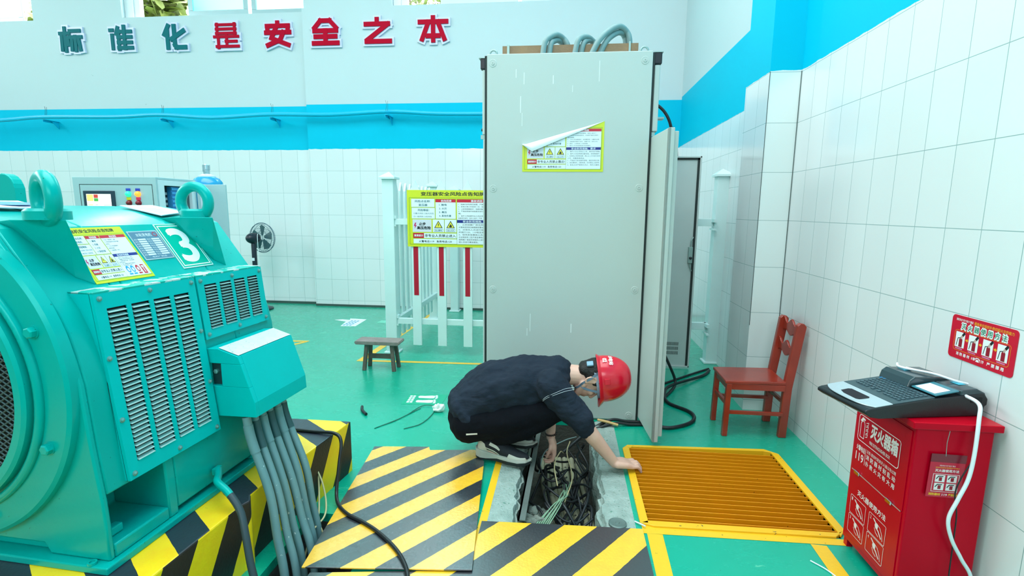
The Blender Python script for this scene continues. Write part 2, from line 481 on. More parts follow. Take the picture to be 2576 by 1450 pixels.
floor = struct('floor', fl, floor_mat())
m_yel = mat('yellow_line_paint', (246, 196, 40), 0.35, speck=((120, 100, 50), 40), thr=0.70, bump=0.1)
ln = MB()
def strip(pts, z=0.0012): ln.add([(x, y, z) for x, y in pts], [tuple(range(len(pts)))])
strip([(-1.80, 4.36), (-0.50, 4.415), (-0.50, 4.46), (-1.80, 4.41)])
strip([(-1.90, 4.36), (-1.83, 4.36), (-1.72, 6.85), (-1.79, 6.85)])
strip([(-2.86, 4.93), (-2.68, 4.95), (-2.68, 4.99), (-2.86, 4.985)]); strip([(-2.90, 4.64), (-2.85, 4.62), (-2.68, 4.94), (-2.72, 4.96)])
strip([(-0.358, 1.9), (-0.322, 1.9), (-0.322, 2.78), (-0.358, 2.78)])
strip([(0.372, 2.085), (1.24, 2.100), (1.24, 2.143), (0.372, 2.143)])
strip([(0.372, 1.2), (0.43, 1.2), (0.455, 2.085), (0.388, 2.085)])
strip([(1.072, 2.095), (1.135, 2.09), (1.12, 1.2), (1.05, 1.2)])
ln.build('line_marking', m_yel, floor)

# concrete rims of the open cable trench, broken edges, trench walls and rubble bed
m_conc = mat('broken_concrete', (176, 196, 190), 0.9, c2=(116, 140, 132), nscale=16, bump=0.9, bscale=70, speck=((96, 136, 120), 55), thr=0.66)
m_soil = mat('trench_soil', (132, 138, 126), 0.95, c2=(88, 94, 86), nscale=14, bump=1.0, bscale=60)
def rim(x_out, x_in, y0, y1, seed, amp):
    r = random.Random(seed); mb = MB(); nx, ny = 14, 60
    vs = []
    for j in range(ny + 1):
        y = y0 + (y1 - y0) * j / ny
        e = x_in + amp * (noise.noise(Vector((y * 6.0, seed, 0))) + 0.7 * noise.noise(Vector((y * 21, seed, 3.1))))
        for i in range(nx + 1):
            t = i / nx
            x = x_out + (e - x_out) * t
            z = 0.001 + 0.010 * noise.noise(Vector((x * 30, y * 30, seed))) * min(1, t * 2) - 0.03 * max(0, t - 0.5) ** 2 * (1 + 2 * noise.noise(Vector((x * 14, y * 14, 7))))
            if t > 0.9: z -= 0.02 + 0.03 * abs(noise.noise(Vector((y * 17, seed, 9))))
            vs.append((x, y, min(z, 0.004)))
        for d in (0.06, 0.14, 0.24, 0.36):
            k = 0.03 * noise.noise(Vector((y * 12, d * 20, seed)))
            vs.append((e + k + (x_out - x_in) * 0.12 * d, y, -d))
    w = nx + 1 + 4
    fs = [(j * w + i, j * w + i + 1, (j + 1) * w + i + 1, (j + 1) * w + i) for j in range(ny) for i in range(w - 1)]
    return mb.add(vs, fs)
struct('trim_2', rim(-0.322, -0.195, 1.62, 3.27, 3.0, 0.035), m_conc, smooth=40)
struct('trim_3', rim(0.345, 0.197, 1.62, 3.27, 8.0, 0.032), m_conc, smooth=40)
bed = MB(); nx, ny = 34, 100; vs = []
for j in range(ny + 1):
    for i in range(nx + 1):
        x = -0.30 + 0.62 * i / nx; y = 1.55 + 1.75 * j / ny
        h = -0.33 + 0.05 * noise.noise(Vector((x * 9, y * 9, 1))) + 0.025 * noise.noise(Vector((x * 28, y * 28, 4)))
        h += 0.25 * math.exp(-((x + 0.11) / 0.11) ** 2 - ((y - 2.24) / 0.32) ** 2)
        vs.append((x, y, h))
bed.add(vs, [(j * (nx + 1) + i, j * (nx + 1) + i + 1, (j + 1) * (nx + 1) + i + 1, (j + 1) * (nx + 1) + i) for j in range(ny) for i in range(nx)])
struct('trim_4', bed, m_soil, smooth=50)
# plain boxes that close the other two pits and the ends of the trench
m_dark = mat('pit_lining', (70, 72, 66), 0.9, bump=0.6)
pb = MB()
for h, dpt in ((SIDE, 0.45), (GRT, 0.40)):
    x0, y0, x1, y1 = h
    pb.box((x0 - .03, y0 - .03, -dpt - .03), (x1 + .03, y1 + .03, -dpt))
    pb.box((x0 - .03, y0 - .03, -dpt), (x0, y1 + .03, -0.041)).box((x1, y0 - .03, -dpt), (x1 + .03, y1 + .03, -0.041))
    pb.box((x0, y0 - .03, -dpt), (x1, y0, -0.041)).box((x0, y1, -dpt), (x1, y1 + .03, -0.041))
pb.box((-0.33, 3.271, -0.45), (0.35, 3.30, -0.041)).box((-0.33, 1.56, -0.45), (0.35, 1.60, -0.041))
struct('trim_5', pb, m_dark)

# shrubs outside the windows
m_leaf = mat('leaf_green', (92, 104, 16), 0.6, c2=(44, 62, 12), nscale=3)
m_twig = mat('twig_brown', (84, 70, 60), 0.9)
def shrub(name, label, cx, cy, cz, rx, rz_, n, size, seed, grp=None):
    r = random.Random(seed)
    t = thing(name, label, 'shrub', (cx, cy, 0)); lf = MB()
    for i in range(n):
        a, h, d = r.uniform(0, 2 * PI), r.gauss(0, 0.5), r.uniform(0.3, 1)
        c = Vector((rx * d * math.cos(a), rx * 0.5 * d * math.sin(a), cz + rz_ * h))
        q = Matrix.Translation(c) @ Matrix.Rotation(r.uniform(0, 2 * PI), 4, 'Z') @ Matrix.Rotation(r.uniform(-1.3, 0.6), 4, 'X')
        s = size * r.uniform(0.6, 1.3)
        lf.add([(0, 0, 0), (s * .32, s * .35, s * .05), (s * .30, s * .75, s * .04), (0, s, 0), (-s * .30, s * .75, s * .04), (-s * .32, s * .35, s * .05)], [(0, 1, 2, 3), (0, 3, 4, 5)], q)
    lf.build('foliage', m_leaf, t)
    st = MB()
    for k in range(7):
        e = Vector((r.uniform(-rx, rx) * .8, r.uniform(-.2, .2), cz + rz_ * r.uniform(-.3, .7)))
        st.tube(catmull([(0, 0, 0), (e.x * .3, e.y, e.z * .5), e], 4), [0.03 - 0.02 * i / 8 for i in range(9)], 5)
    st.build('stems', m_twig, t)
    return t
shrub('garden_shrub', 'yellow-green bush outside the left-hand window in the photo corner', -9.6, 8.6, 4.5, 0.9, 0.5, 260, 0.16, 4)
shrub('garden_shrub', 'broad-leaved yellow-green bush outside the open left part of the middle window', -6.9, 8.2, 4.55, 0.9, 0.5, 420, 0.28, 5)
shrub('garden_shrub', 'fine-leaved bright bush outside the open left part of the right-hand window', -2.35, 8.6, 4.6, 0.9, 0.55, 1100, 0.09, 6)
# ================================================================ printed signs
INK = dict(yel=flat('sign_yellow', (206, 216, 38), 0.35), wht=flat('sign_white', (222, 238, 246), 0.35), red=flat('sign_red', (196, 22, 52), 0.35),
           blu=flat('sign_blue', (18, 34, 128), 0.35), blk=flat('sign_black', (14, 26, 30), 0.4), grn=flat('sign_green', (70, 140, 50), 0.4),
           tyl=flat('sign_warm_yellow', (230, 222, 70), 0.4), gry=flat('sign_grey', (206, 212, 224), 0.4), cyn=flat('sign_cyan', (20, 150, 220), 0.4),
           mag=flat('sign_magenta', (190, 30, 100), 0.4), tea=flat('sign_teal_ink', (20, 96, 110), 0.4))
IK = list(INK.keys()); IM = list(INK.values()); I = {k: i for i, k in enumerate(IK)}
ID = Matrix()

def layout(title, name1, name2, risks, stop_last, right_top, right_bot, icons=False, head2='安全防范措施、要求'):
    """the risk notice printed on the boards; 2-D, x 0..1125, y 0..685 (y up)"""
    mb = MB(); X0, Y1 = 405, 1065
    def R(x0, y0, x1, y1, k, z): rect(mb, x0 - X0, Y1 - y1, x1 - X0, Y1 - y0, ID, I[k], z)
    def T(t, x0, y0, x1, y1, k, z=3, bold=0.012): put(mb, t, x0 - X0, Y1 - y1, x1 - X0, Y1 - y0, ID, I[k], bold, z, 0.02)
    R(405, 380, 1530, 1065, 'yel', 0)
    frame(mb, 28, 28, 1097, 595, 4, ID, I['grn'], 1)
    T(title, 578, 402, 1352, 448, 'blk', 1, 0.02)
    for b in ((458,485,742,583), (462,592,745,722), (755,488,1000,722), (1015,488,1490,1028), (718,732,857,885), (865,732,1007,885), (475,898,1010,958), (478,968,1012,1025)):
        R(b[0]-2, b[1]-2, b[2]+2, b[3]+2, 'grn', 1); R(*b, 'wht', 2)
    R(470,732,703,885,'gry',2)
    T(name1, 500, 500, 700, 528, 'tea'); T(name2, 548, 544, 655, 572, 'tea')
    T('风险等级：', 536, 606, 680, 634, 'tea')
    T('□重大风险 □较大风险', 486, 650, 732, 670, 'tea', bold=0.006); T('□一般风险 □低风险', 486, 688, 708, 708, 'tea', bold=0.006)
    R(755,488,1000,525,'red',2.5); T('危险因素', 822, 494, 950, 520, 'wht')
    for i, s in enumerate(risks): T('%d. %s' % (i + 1, s), 798, 542 + 44 * i, 798 + 26 * (len(s) + 1.6), 567 + 44 * i, 'tea')
    R(1015,488,1490,525,'red',2.5); T('事故诱因', 1184, 494, 1318, 520, 'wht')
    for i, s in enumerate(right_top): T(s, 1030, 540 + 27.5 * i, min(1480, 1030 + 19 * len(s)), 556 + 27.5 * i, 'blk', bold=0.008)
    R(1015,734,1490,770,'blu',2.5); T(head2, 1086, 740, 1086 + 37 * len(head2), 765, 'wht')
    hh = 30 if not icons else 20
    for i, s in enumerate(right_bot): T(s, 1034, 782 + hh * i, min(1482, 1034 + 24 * len(s)), 782 + hh * i + hh * .66, 'blk', bold=0.008)
    # stop, high voltage
    for dx, k in ((0, 'mag'),): poly(mb, [(x - X0, Y1 - y) for x, y in ((500,772),(484,815),(500,812),(494,845),(522,800),(505,803),(516,772))], ID, I[k], 3)
    T('止步', 550, 768, 630, 804, 'blk', bold=0.03); T('高压危险', 525, 816, 692, 852, 'blk', bold=0.03)
    for cx, s, fire in ((787, '当心触电', 0), (936, '当心火灾', 1)):
        poly(mb, [(cx - 52 - X0, Y1 - 834), (cx + 52 - X0, Y1 - 834), (cx - X0, Y1 - 746)], ID, I['blk'], 3)
        poly(mb, [(cx - 39 - X0, Y1 - 827), (cx + 39 - X0, Y1 - 827), (cx - X0, Y1 - 760)], ID, I['tyl'], 4)
        if fire: poly(mb, [(cx + a - X0, Y1 - c) for a, c in ((-12,824),(-18,808),(-6,800),(-2,782),(10,800),(18,808),(12,824))], ID, I['blk'], 5)
        else: poly(mb, [(cx + a - X0, Y1 - c) for a, c in ((2,778),(-9,800),(0,800),(-5,824),(10,794),(1,796),(7,780))], ID, I['blk'], 5)
        frame(mb, cx - 54 - X0, Y1 - 878, cx + 56 - X0, Y1 - 846, 3, ID, I['tea'], 3)
        T(s, cx - 40, 852, cx + 42, 872, 'tea')
    R(475,898,608,958,'red',3); T('重要提示', 488, 915, 596, 941, 'wht', 4)
    T(stop_last, 618, 911, 998, 946, 'blk')
    T('火警电话:119   急救电话:120', 545, 985, 950, 1011, 'blk')
    if icons:
        for cx, k in ((1110, 'cyn'), (1200, 'cyn'), (1300, 'red')):
            poly(mb, [(cx - X0 + 36 * math.cos(a * PI / 12), Y1 - 940 + 44 * math.sin(a * PI / 12)) for a in range(24)], ID, I[k], 3)
            poly(mb, [(cx - X0 + 20 * math.cos(a * PI / 8), Y1 - 945 + 24 * math.sin(a * PI / 8)) for a in range(16)], ID, I['wht'], 4)
            R(cx - 34, 992, cx + 34, 1010, k, 3)
        R(1370, 896, 1440, 1016, 'red', 3); R(1384, 910, 1426, 935, 'wht', 4); R(1396, 935, 1414, 1000, 'wht', 4)
    return mb

def clip2d(mb, a, b, c):
    """keep a*x + b*y <= c"""
    out = MB()
    for q, mi in zip(mb.f, mb.m):
        P = [mb.v[i] for i in q]; R = []
        for i in range(len(P)):
            p, n_ = P[i], P[(i + 1) % len(P)]
            dp, dn = a * p.x + b * p.y - c, a * n_.x + b * n_.y - c
            if dp <= 0: R.append(p)
            if dp * dn < 0: R.append(p.lerp(n_, dp / (dp - dn)))
        if len(R) > 2: out.add(R, [tuple(range(len(R)))], None, mi)
    return out

def mapped(mb, M, sx, sy, dz=0.0003, z0=0.0):
    out = MB(); out.f = list(mb.f); out.m = list(mb.m)
    out.v = [M @ Vector((p.x * sx, p.y * sy, z0 + p.z * dz)) for p in mb.v]
    return out
# ================================================================ the big green motor on its striped plinth
G = (0, 172, 164)
m_teal = mat('green_machine_paint', G, 0.32, c2=(0, 164, 156), nscale=2.5, bump=0.06, bscale=35, coat=0.1, speck=((10, 120, 110), 70), thr=0.72)
m_teal2 = mat('green_sheet_paint', (0, 194, 192), 0.4, spec=0.25, bump=0.03, bscale=80)
m_tealtop = mat('dusty_green_paint', (20, 178, 162), 0.5, speck=((200, 214, 212), 26), thr=0.52)
m_slat = mat('glare_and_dust_louver_lip', (150, 214, 208), 0.4, c2=(206, 226, 222), nscale=30)  # overhead glare on the lips painted in as pale colour, along with dust
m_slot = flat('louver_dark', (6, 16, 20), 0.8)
m_screw = mat('screw_steel', (120, 176, 172), 0.35, 0.5)
PC = [(i / 100) for i in range(1)]
MO = (-1.371, 1.264, 0); MR = -math.radians(3.3)
motor = thing('electric_motor', 'large green electric motor with a white number 3 plate on a striped plinth', 'motor', MO, MR)
half = [(0.02,0.300),(0.021,0.42),(0.024,0.50),(0.034,0.60),(0.042,0.69),(0.048,0.78),(0.054,0.87),(0.070,0.946),(0.093,1.022),(0.121,1.085),(0.165,1.145),(0.300,1.330),(0.36,1.352),(0.45,1.378),(0.58,1.400)]
full = half + [(1.16 - v, z) for v, z in reversed(half[:-1])]
def sec(mb, prof, u0, u1): mb.prism([(-v, z) for v, z in prof], 'y', u0, u1)
body = MB()
arch = [(0.24,0.30),(0.26,0.335),(0.90,0.335),(0.92,0.30)]
sec(body, full + list(reversed([(v, z) for v, z in arch])), 0.03, 0.05)
bite = [(0.02,0.300),(0.021,0.345),(0.24,0.345),(0.24,0.512),(0.025,0.512)] + half[3:]
sec(body, bite + [(1.16 - v, z) for v, z in reversed(half[:-1])], 0.05, 0.26)
sec(body, full, 0.26, 0.30)
low = [(0.0245,0.318)] + half[1:]
sec(body, low + [(1.16 - v, z) for v, z in reversed(half[:-1])], 0.30, 0.70)
sec(body, full, 0.70, 0.95)
body.build('housing', m_teal, motor, bevel=0.006, smooth=30)
# pads under the lifting eyes
for du in (0.0, 0.597):
    F_ = [(.29,.08,1.357),(.13,.115,1.357),(.165,.216,1.143),(.185,.168,1.173),(.299,.136,1.33),(.24,.205,1.357),(.33,.205,1.357),(.42,.10,1.345),(.30,.22,1.28),(.40,.20,1.30)]
    bm_h = bmesh.new(); vv = [bm_h.verts.new((-v, u + du, z)) for v, u, z in F_]
    bmesh.ops.convex_hull(bm_h, input=vv); bm_h.verts.index_update()
    pm = MB(); pm.add([q.co.copy() for q in bm_h.verts], [tuple(q.index for q in f.verts) for f in bm_h.faces]); bm_h.free()
    pm.build('lifting_pad', m_teal, motor, bevel=0.003)
def eyebolt(u, v, rot):
    m = MB()
    m.lathe([(0.058, 0), (0.058, 0.026), (0.05, 0.034), (0.0, 0.034)], 28, Matrix.Translation((-v, u, 1.357)))
    o = m.build('lifting_eye', m_teal, motor, smooth=40)
    r = MB(); r.torus((-v, u, 1.357 + 0.034 + 0.028), 0.066, 0.0215, Matrix.Rotation(rot, 4, 'Z') @ Matrix.Rotation(PI / 2, 4, 'X'), 40, 14)
    r.build('eye_ring', m_teal, o, smooth=60)
eyebolt(0.125, 0.205, math.radians(-24)); eyebolt(0.76, 0.25, 0.0)
lug = MB()
pr = [(-1.05, 1.20), (-0.93, 1.20), (-0.93, 1.47)] + [(-0.99 + 0.06 * math.cos(a * PI / 10), 1.47 + 0.06 * math.sin(a * PI / 10)) for a in range(11)] + [(-1.05, 1.40)]
lug.prism(pr, 'y', 0.585, 0.625)
lug.build('lifting_lug', m_teal, motor, bevel=0.004)
# end bell: stepped rings, grille, bolts
EC = Matrix.Translation((-0.58, 0.03, 0.86)) @ Matrix.Rotation(PI / 2, 4, 'X')     # lathe z -> towards the viewer (-u)
MB().lathe([(0.522, -0.01), (0.522, 0.022), (0.512, 0.03), (0.458, 0.03), (0.45, 0.03), (0.30, 0.03)], 96, EC).build('end_bell', m_teal, motor, smooth=30)
rg = MB(); rg.torus((-0.58, -0.004, 0.86), 0.425, 0.013, Matrix.Rotation(PI / 2, 4, 'X'), 96, 10); rg.build('seal_bead', m_teal, motor, smooth=60)
MB().lathe([(0.405, 0.02), (0.405, 0.055), (0.395, 0.062), (0.372, 0.062), (0.365, 0.05), (0.365, 0.02)], 96, EC).build('grille_ring', m_teal, motor, smooth=35)
gr = MB(); rr = 0.365
for sgn in (1, -1):
    for k in range(-34, 35):
        d = k * 0.0155; h = math.sqrt(max(0, rr * rr - min(d * d, rr * rr)))
        if h < 0.03: continue
        c, s_ = math.cos(sgn * 0.55), math.sin(sgn * 0.55)
        a = (d * -s_ - h * c, d * c - h * s_); b_ = (d * -s_ + h * c, d * c + h * s_)
        gr.tube([(-0.58 + a[0], -0.012, 0.86 + a[1]), (-0.58 + b_[0], -0.012, 0.86 + b_[1])], 0.0024, 4)
gr.build('mesh_grille', mat('dark_mesh_steel', (66, 92, 96), 0.5, 0.4), motor)
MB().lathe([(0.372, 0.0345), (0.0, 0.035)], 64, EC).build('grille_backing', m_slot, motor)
for k in range(8):
    a = PI / 8 + k * PI / 4
    hx = MB(); T0 = Matrix.Translation((-0.58 + 0.466 * math.cos(a), 0.0, 0.86 + 0.466 * math.sin(a))) @ Matrix.Rotation(PI / 2, 4, 'X') @ Matrix.Rotation(0.3 + k, 4, 'Z')
    hx.lathe([(0.017, 0), (0.017, 0.016), (0.013, 0.019)], 6, T0); hx.lathe([(0.020, -0.001), (0.020, 0.003)], 20, T0)
    hx.build('flange_bolt', m_teal, motor)
# base plate
bp = MB(); bp.box((-1.16, 0.0, 0.276), (0.0, 0.98, 0.300)); bp.build('base_plate', m_teal, motor, bevel=0.004)
for u, v in ((0.012, 0.065), (0.012, 1.09)):
    h = MB(); h.lathe([(0.013, 0), (0.013, 0.008), (0.008, 0.008), (0.008, 0.004)], 18, Matrix.Translation((-v, u, 0.3005))); h.build('dowel_head', m_teal, motor, smooth=40)
MB().box((-0.09, 0.075, 0.347), (-0.06, 0.12, 0.375)).build('foot_bolt', m_teal, motor, bevel=0.004)
# louvred covers
def cover(name, u0, u1, top, bot, cols, rows, mx, my, label=None):
    (v0, z0), (v1, z1) = top, bot
    L = math.hypot(v0 - v1, z0 - z1); w = u1 - u0
    # local plane: x along u, y up the slope, z outward
    M = plane((-v1, u0, z1), (0, 1, 0), (-(v0 - v1), 0, z0 - z1))
    c = MB()
    t = 0.004
    ribs = [(0, mx)] ; cw = (w - mx * 2 - 0.017 * (cols - 1)) / cols; xx = mx
    spans = []
    for k in range(cols):
        spans.append((xx, xx + cw)); xx += cw + 0.017
    edges = [0] + [e for s_ in spans for e in s_] + [w]
    for i in range(0, len(edges), 2): c.box((edges[i], my, 0), (edges[i + 1], L - my, t), M)
    c.box((0, 0, 0), (w, my, t), M); c.box((0, L - my, 0), (w, L, t), M)
    p = (L - 2 * my) / rows
    for a, b_ in spans:
        for k in range(rows):
            y = my + k * p
            c.add([(a, y, t), (b_, y, t), (b_ - .003, y + p * .10, t + .004), (a + .003, y + p * .10, t + .004)], [(0, 1, 2, 3)], M)
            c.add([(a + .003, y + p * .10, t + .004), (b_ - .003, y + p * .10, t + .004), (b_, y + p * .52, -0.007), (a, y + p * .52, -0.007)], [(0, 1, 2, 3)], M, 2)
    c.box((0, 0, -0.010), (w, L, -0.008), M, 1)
    # side and top returns of the cover box
    lv = 0.16
    c.add([(-v0, u0, z0), (-v1, u0, z1), (-0.03, u0, z1), (-0.05, u0, 0.85 if z1 < .8 else z1), (-lv, u0, z0 + .004)], [(0, 1, 2, 3, 4)])
    c.add([(-v0, u1, z0), (-v1, u1, z1), (-0.03, u1, z1), (-0.05, u1, 0.85 if z1 < .8 else z1), (-lv, u1, z0 + .004)], [(4, 3, 2, 1, 0)])
    c.add([(-v1, u0, z1), (-v1, u1, z1), (-0.07, u1, z1), (-0.07, u0, z1)], [(0, 1, 2, 3)])
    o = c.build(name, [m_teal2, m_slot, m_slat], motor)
    tp = MB(); tp.box((-lv, u0, z0 - .001), (-v0 + .0045, u1, z0 + .004)); tp.build('cover_top', m_tealtop, o)
    n = max(2, round(w / 0.2)) ; pts = []
    for f in (0.0, 0.5, 1.0):
        pts.append((0.018 + f * (w - 0.036), L - 0.018)); pts.append((0.018 + f * (w - 0.036), 0.018))
    if rows > 20:
        for f in (0.33, 0.66): pts.append((0.012, L * f)); pts.append((w - 0.012, L * f))
    for x, y in pts:
        s_ = MB(); s_.lathe([(0.0085, 0), (0.0085, 0.0025), (0.006, 0.003), (0.006, 0.006), (0.002, 0.0085)], 12, M @ Matrix.Translation((x, y, t))); s_.build('cover_screw', m_screw, o, smooth=40)
    return o
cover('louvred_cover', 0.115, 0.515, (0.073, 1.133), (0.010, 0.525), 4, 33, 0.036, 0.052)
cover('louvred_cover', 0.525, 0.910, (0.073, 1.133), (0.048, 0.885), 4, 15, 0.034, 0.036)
# terminal box with its cable entry
tb = MB(); prof = [(-0.05,0.85),(0.0,0.852),(0.085,0.825),(0.145,0.64),(0.148,0.58),(-0.05,0.575)]
tb.prism(prof, 'y', 0.545, 0.880)
for q in ([(-0.05,0.85),(0.0,0.852),(0.085,0.825),(0.0955,0.793),(-0.05,0.793)], [(-0.05,0.700),(0.1255,0.700),(0.145,0.64),(0.148,0.58),(-0.05,0.575)], [(0.008,0.793),(0.0955,0.793),(0.1255,0.700),(0.008,0.700)], [(-0.05,0.793),(-0.045,0.793),(-0.045,0.70),(-0.05,0.70)]):
    tb.prism(q, 'y', 0.525, 0.545)
tbo = tb.build('terminal_box', m_teal2, motor, bevel=0.002)
MB().box((-0.044, 0.543, 0.702), (0.007, 0.5445, 0.791)).build('recess_shade_sheet', flat('recess_shade_paint', (34, 66, 70), 0.5), tbo)  # dark sheet at the back of the recess, shade painted into its colour
MB().lathe([(0.010, 0), (0.010, 0.012), (0.004, 0.014)], 6, Matrix.Translation((-0.022, 0.543, 0.757)) @ Matrix.Rotation(PI / 2, 4, 'X')).build('side_bolt', m_screw, tbo)
dust = MB(); Mq = plane((0.0, 0.55, 0.8535), (0, 1, 0), (0.085, 0, -0.027)); rect(dust, -0.02, 0.0, 0.325, 0.088, Mq, 0, -0.0008)
dust.f = [tuple(reversed(q)) for q in dust.f]
dust.v = [Vector((p.x, p.y, p.z + .0012)) for p in dust.v]
dust.build('box_top_dust', mat('dust_film', (216, 220, 222), 0.8, c2=(180, 200, 200), nscale=40, speck=((120, 160, 156), 120), thr=0.66), tbo)
MB().tube([(0.09, 0.60, 0.56), (0.09, 0.60, 0.576)], 0.02, 8).build('gland', m_slot, tbo)
# plates on the slanted flank: plane from (v .165, z 1.145) to (v .300, z 1.330)
SL = math.hypot(0.135, 0.185)
Ms = plane((-0.165, 0.0, 1.145), (0, 1, 0), (-0.135, 0, 0.185))
mo_sign = layout('电机安全风险点告知牌', '风险点名称：', '发电机', ['触电', '机械', '火灾', '其他伤害'], '非专业人员禁止进入', ['1、机组、电缆损坏，设备', '2、未按规定操作安全防护措施', '未到位。', '3、工作人员违章操作、', '未戴安全帽。', '4、设备故障、老化。'],
                 ['1、操作人员必须持证上岗，', '2、穿戴好劳保用品进行操作', '3、定期检查设备，发现隐患', '及时报告。', '4、禁止触摸设备带电部位', '5、严禁酒后上岗。'], icons=True, head2='安全防范措施')
w_s, h_s = 0.225, SL * 0.97
sg = MB(); sg.box((0.216, 0.0, 0.0005), (0.441, h_s, 0.002), Ms); so = sg.build('hazard_notice', INK['yel'], motor)
mapped(mo_sign, Ms @ Matrix.Translation((0.216, 0.0, 0)), w_s / 1125, h_s / 685, 0.00025, 0.0022).build('printed_face', IM, so)
np_ = MB(); np_.box((0.450, 0.068, 0.0005), (0.580, 0.198, 0.003), Ms); npo = np_.build('nameplate', mat('etched_nameplate', (196, 214, 222), 0.3, 0.4), motor)
nl = MB(); k0 = 0.0032
rect(nl, 0.454, 0.072, 0.576, 0.194, Ms, 0, k0)
put(nl, '水轮发电机', 0.478, 0.172, 0.546, 0.187, Ms, 1, 0.01, k0 + .0004)
for k in range(24): 
    a0, a1 = k * PI / 12, (k + 1) * PI / 12
    poly(nl, [(0.562 + 0.010 * math.cos(a0), 0.180 + 0.010 * math.sin(a0)), (0.562 + 0.010 * math.cos(a1), 0.180 + 0.010 * math.sin(a1)), (0.562 + 0.0075 * math.cos(a1), 0.180 + 0.0075 * math.sin(a1)), (0.562 + 0.0075 * math.cos(a0), 0.180 + 0.0075 * math.sin(a0))], Ms, 2, k0 + .0004)
for k in range(8):
    y = 0.156 - 0.0098 * k
    rect(nl, 0.474, y, 0.508, y + 0.0066, Ms, 1, k0 + .0004); rect(nl, 0.534, y, 0.570, y + 0.0066, Ms, 1, k0 + .0004)
    put(nl, '额定', 0.458, y, 0.471, y + .006, Ms, 1, 0.0, k0 + .0004); put(nl, '电压', 0.513, y, 0.531, y + .006, Ms, 1, 0.0, k0 + .0004)
put(nl, '电机厂制造', 0.485, 0.076, 0.55, 0.083, Ms, 1, 0.0, k0 + .0004)
nl.build('engraving', [flat('nameplate_field', (86, 128, 152), 0.35), flat('nameplate_white', (212, 230, 236), 0.35), INK['red']], npo)
n3 = MB(); n3.box((0.585, 0.012, 0.001), (0.742, SL * 0.985, 0.004), Ms @ Matrix.Rotation(0.0, 4, 'Z')); n3o = n3.build('number_plate', flat('plate_white_back', (214, 240, 236), 0.3), motor)
nf = MB(); k0 = 0.0043
rect(nf, 0.588, 0.016, 0.739, 0.222, Ms, 0, k0)
frame(nf, 0.594, 0.022, 0.733, 0.216, 0.004, Ms, 1, k0 + .0004)
put(nf, '3', 0.622, 0.042, 0.706, 0.198, Ms, 1, 0.018, k0 + .0004)
nf.build('numeral', [flat('plate_green', (0, 176, 150), 0.25), flat('plate_white', (240, 246, 250), 0.3)], n3o)

for m_ in (m_teal, m_teal2, m_tealtop):
    m_.node_tree.nodes['Principled BSDF'].inputs['Specular Tint'].default_value = (0.1, 1.0, 0.96, 1)
# plinth with hazard stripes
m_ptop = stripe_mat('plinth_top_stripes', (0.75, 1, 0), 0.75 * 1.15 - 2.16, 0.28, (38, 48, 60), (250, 186, 8), 0.4, 0.5, coat=0.15)
m_pside_s = stripe_mat('plinth_side_stripes', (0, 1, -0.6), 0.6 * 0.274 - 2.16, 0.28, (34, 34, 34), (252, 188, 4), 0.45, 0.7, coat=0.0)
pln = MB()
out = [(-1.115, 2.46), (-3.2, 2.46), (-3.2, 0.2), (-1.31, 0.2), (-1.235, 1.30), (-1.205, 1.66), (-1.190, 1.70), (-1.215, 1.74), (-1.20, 2.05), (-1.165, 2.09)]
pln.prism(out, 'z', -0.03, 0.276)
plinth = pln.build('machine_plinth', [m_ptop, m_pside_s], None, bevel=0.006)
for p_ in plinth.data.polygons: p_.material_index = 0 if p_.normal.z > 0.5 else 1
tag(plinth, 'concrete machine plinth with black and yellow hazard stripes under the green motor', 'plinth')

# placards lying on the crown of the motor
m_paper = mat('laminated_placard', (228, 230, 244), 0.3)
m_pblue = flat('placard_blue', (70, 130, 210), 0.4)
def mw(v, u, z): return Matrix.Translation(MO) @ Matrix.Rotation(MR, 4, 'Z') @ Vector((-v, u, z))
def placard(vu, blue, label):
    P = [mw(v, u, z) for v, u, z in vu]
    t = MB(); n = (P[1] - P[0]).cross(P[3] - P[0]).normalized(); n = n if n.z > 0 else -n
    t.add([p + n * 0.012 for p in P] + [p + n * 0.016 for p in P], [(0,1,2,3),(7,6,5,4),(0,1,5,4),(1,2,6,5),(2,3,7,6),(3,0,4,7)])
    r = thing('placard', label, 'placard', P[0])
    def loc(m): m.v = [p - P[0] for p in m.v]; return m
    loc(t).build('sheet', m_paper, r)
    ex, ey = P[1] - P[0], P[3] - P[0]; d = MB()
    M = plane(P[0] + n * .0165, ex, ey); W_, H_ = ex.length, ey.length
    if M.to_3x3().col[2].z < 0: M = plane(P[3] + n * .0165, ex, -ey)
    if blue: poly(d, [(W_ * .5 + W_ * .36 * math.cos(a * PI / 12), H_ * .5 + H_ * .3 * math.sin(a * PI / 12)) for a in range(24)], M, 0)
    else:
        for k in range(6): rect(d, W_ * .1, H_ * (.15 + .12 * k), W_ * (.5 + .07 * ((k * 3) % 5)), H_ * (.19 + .12 * k), M, 1)
    loc(d).build('print', [m_pblue, flat('placard_ink', (150, 160, 180), 0.5)], r)
placard([(0.526,0.666,1.388),(0.537,0.838,1.390),(0.404,0.867,1.361),(0.354,0.691,1.349)], False, 'white printed placard lying on the motor crown beside the right-hand lifting eye')
placard([(0.62,0.16,1.398),(0.575,0.325,1.400),(0.44,0.315,1.374),(0.46,0.15,1.379)], True, 'white placard with a blue oval lying on the motor crown at the left frame edge')

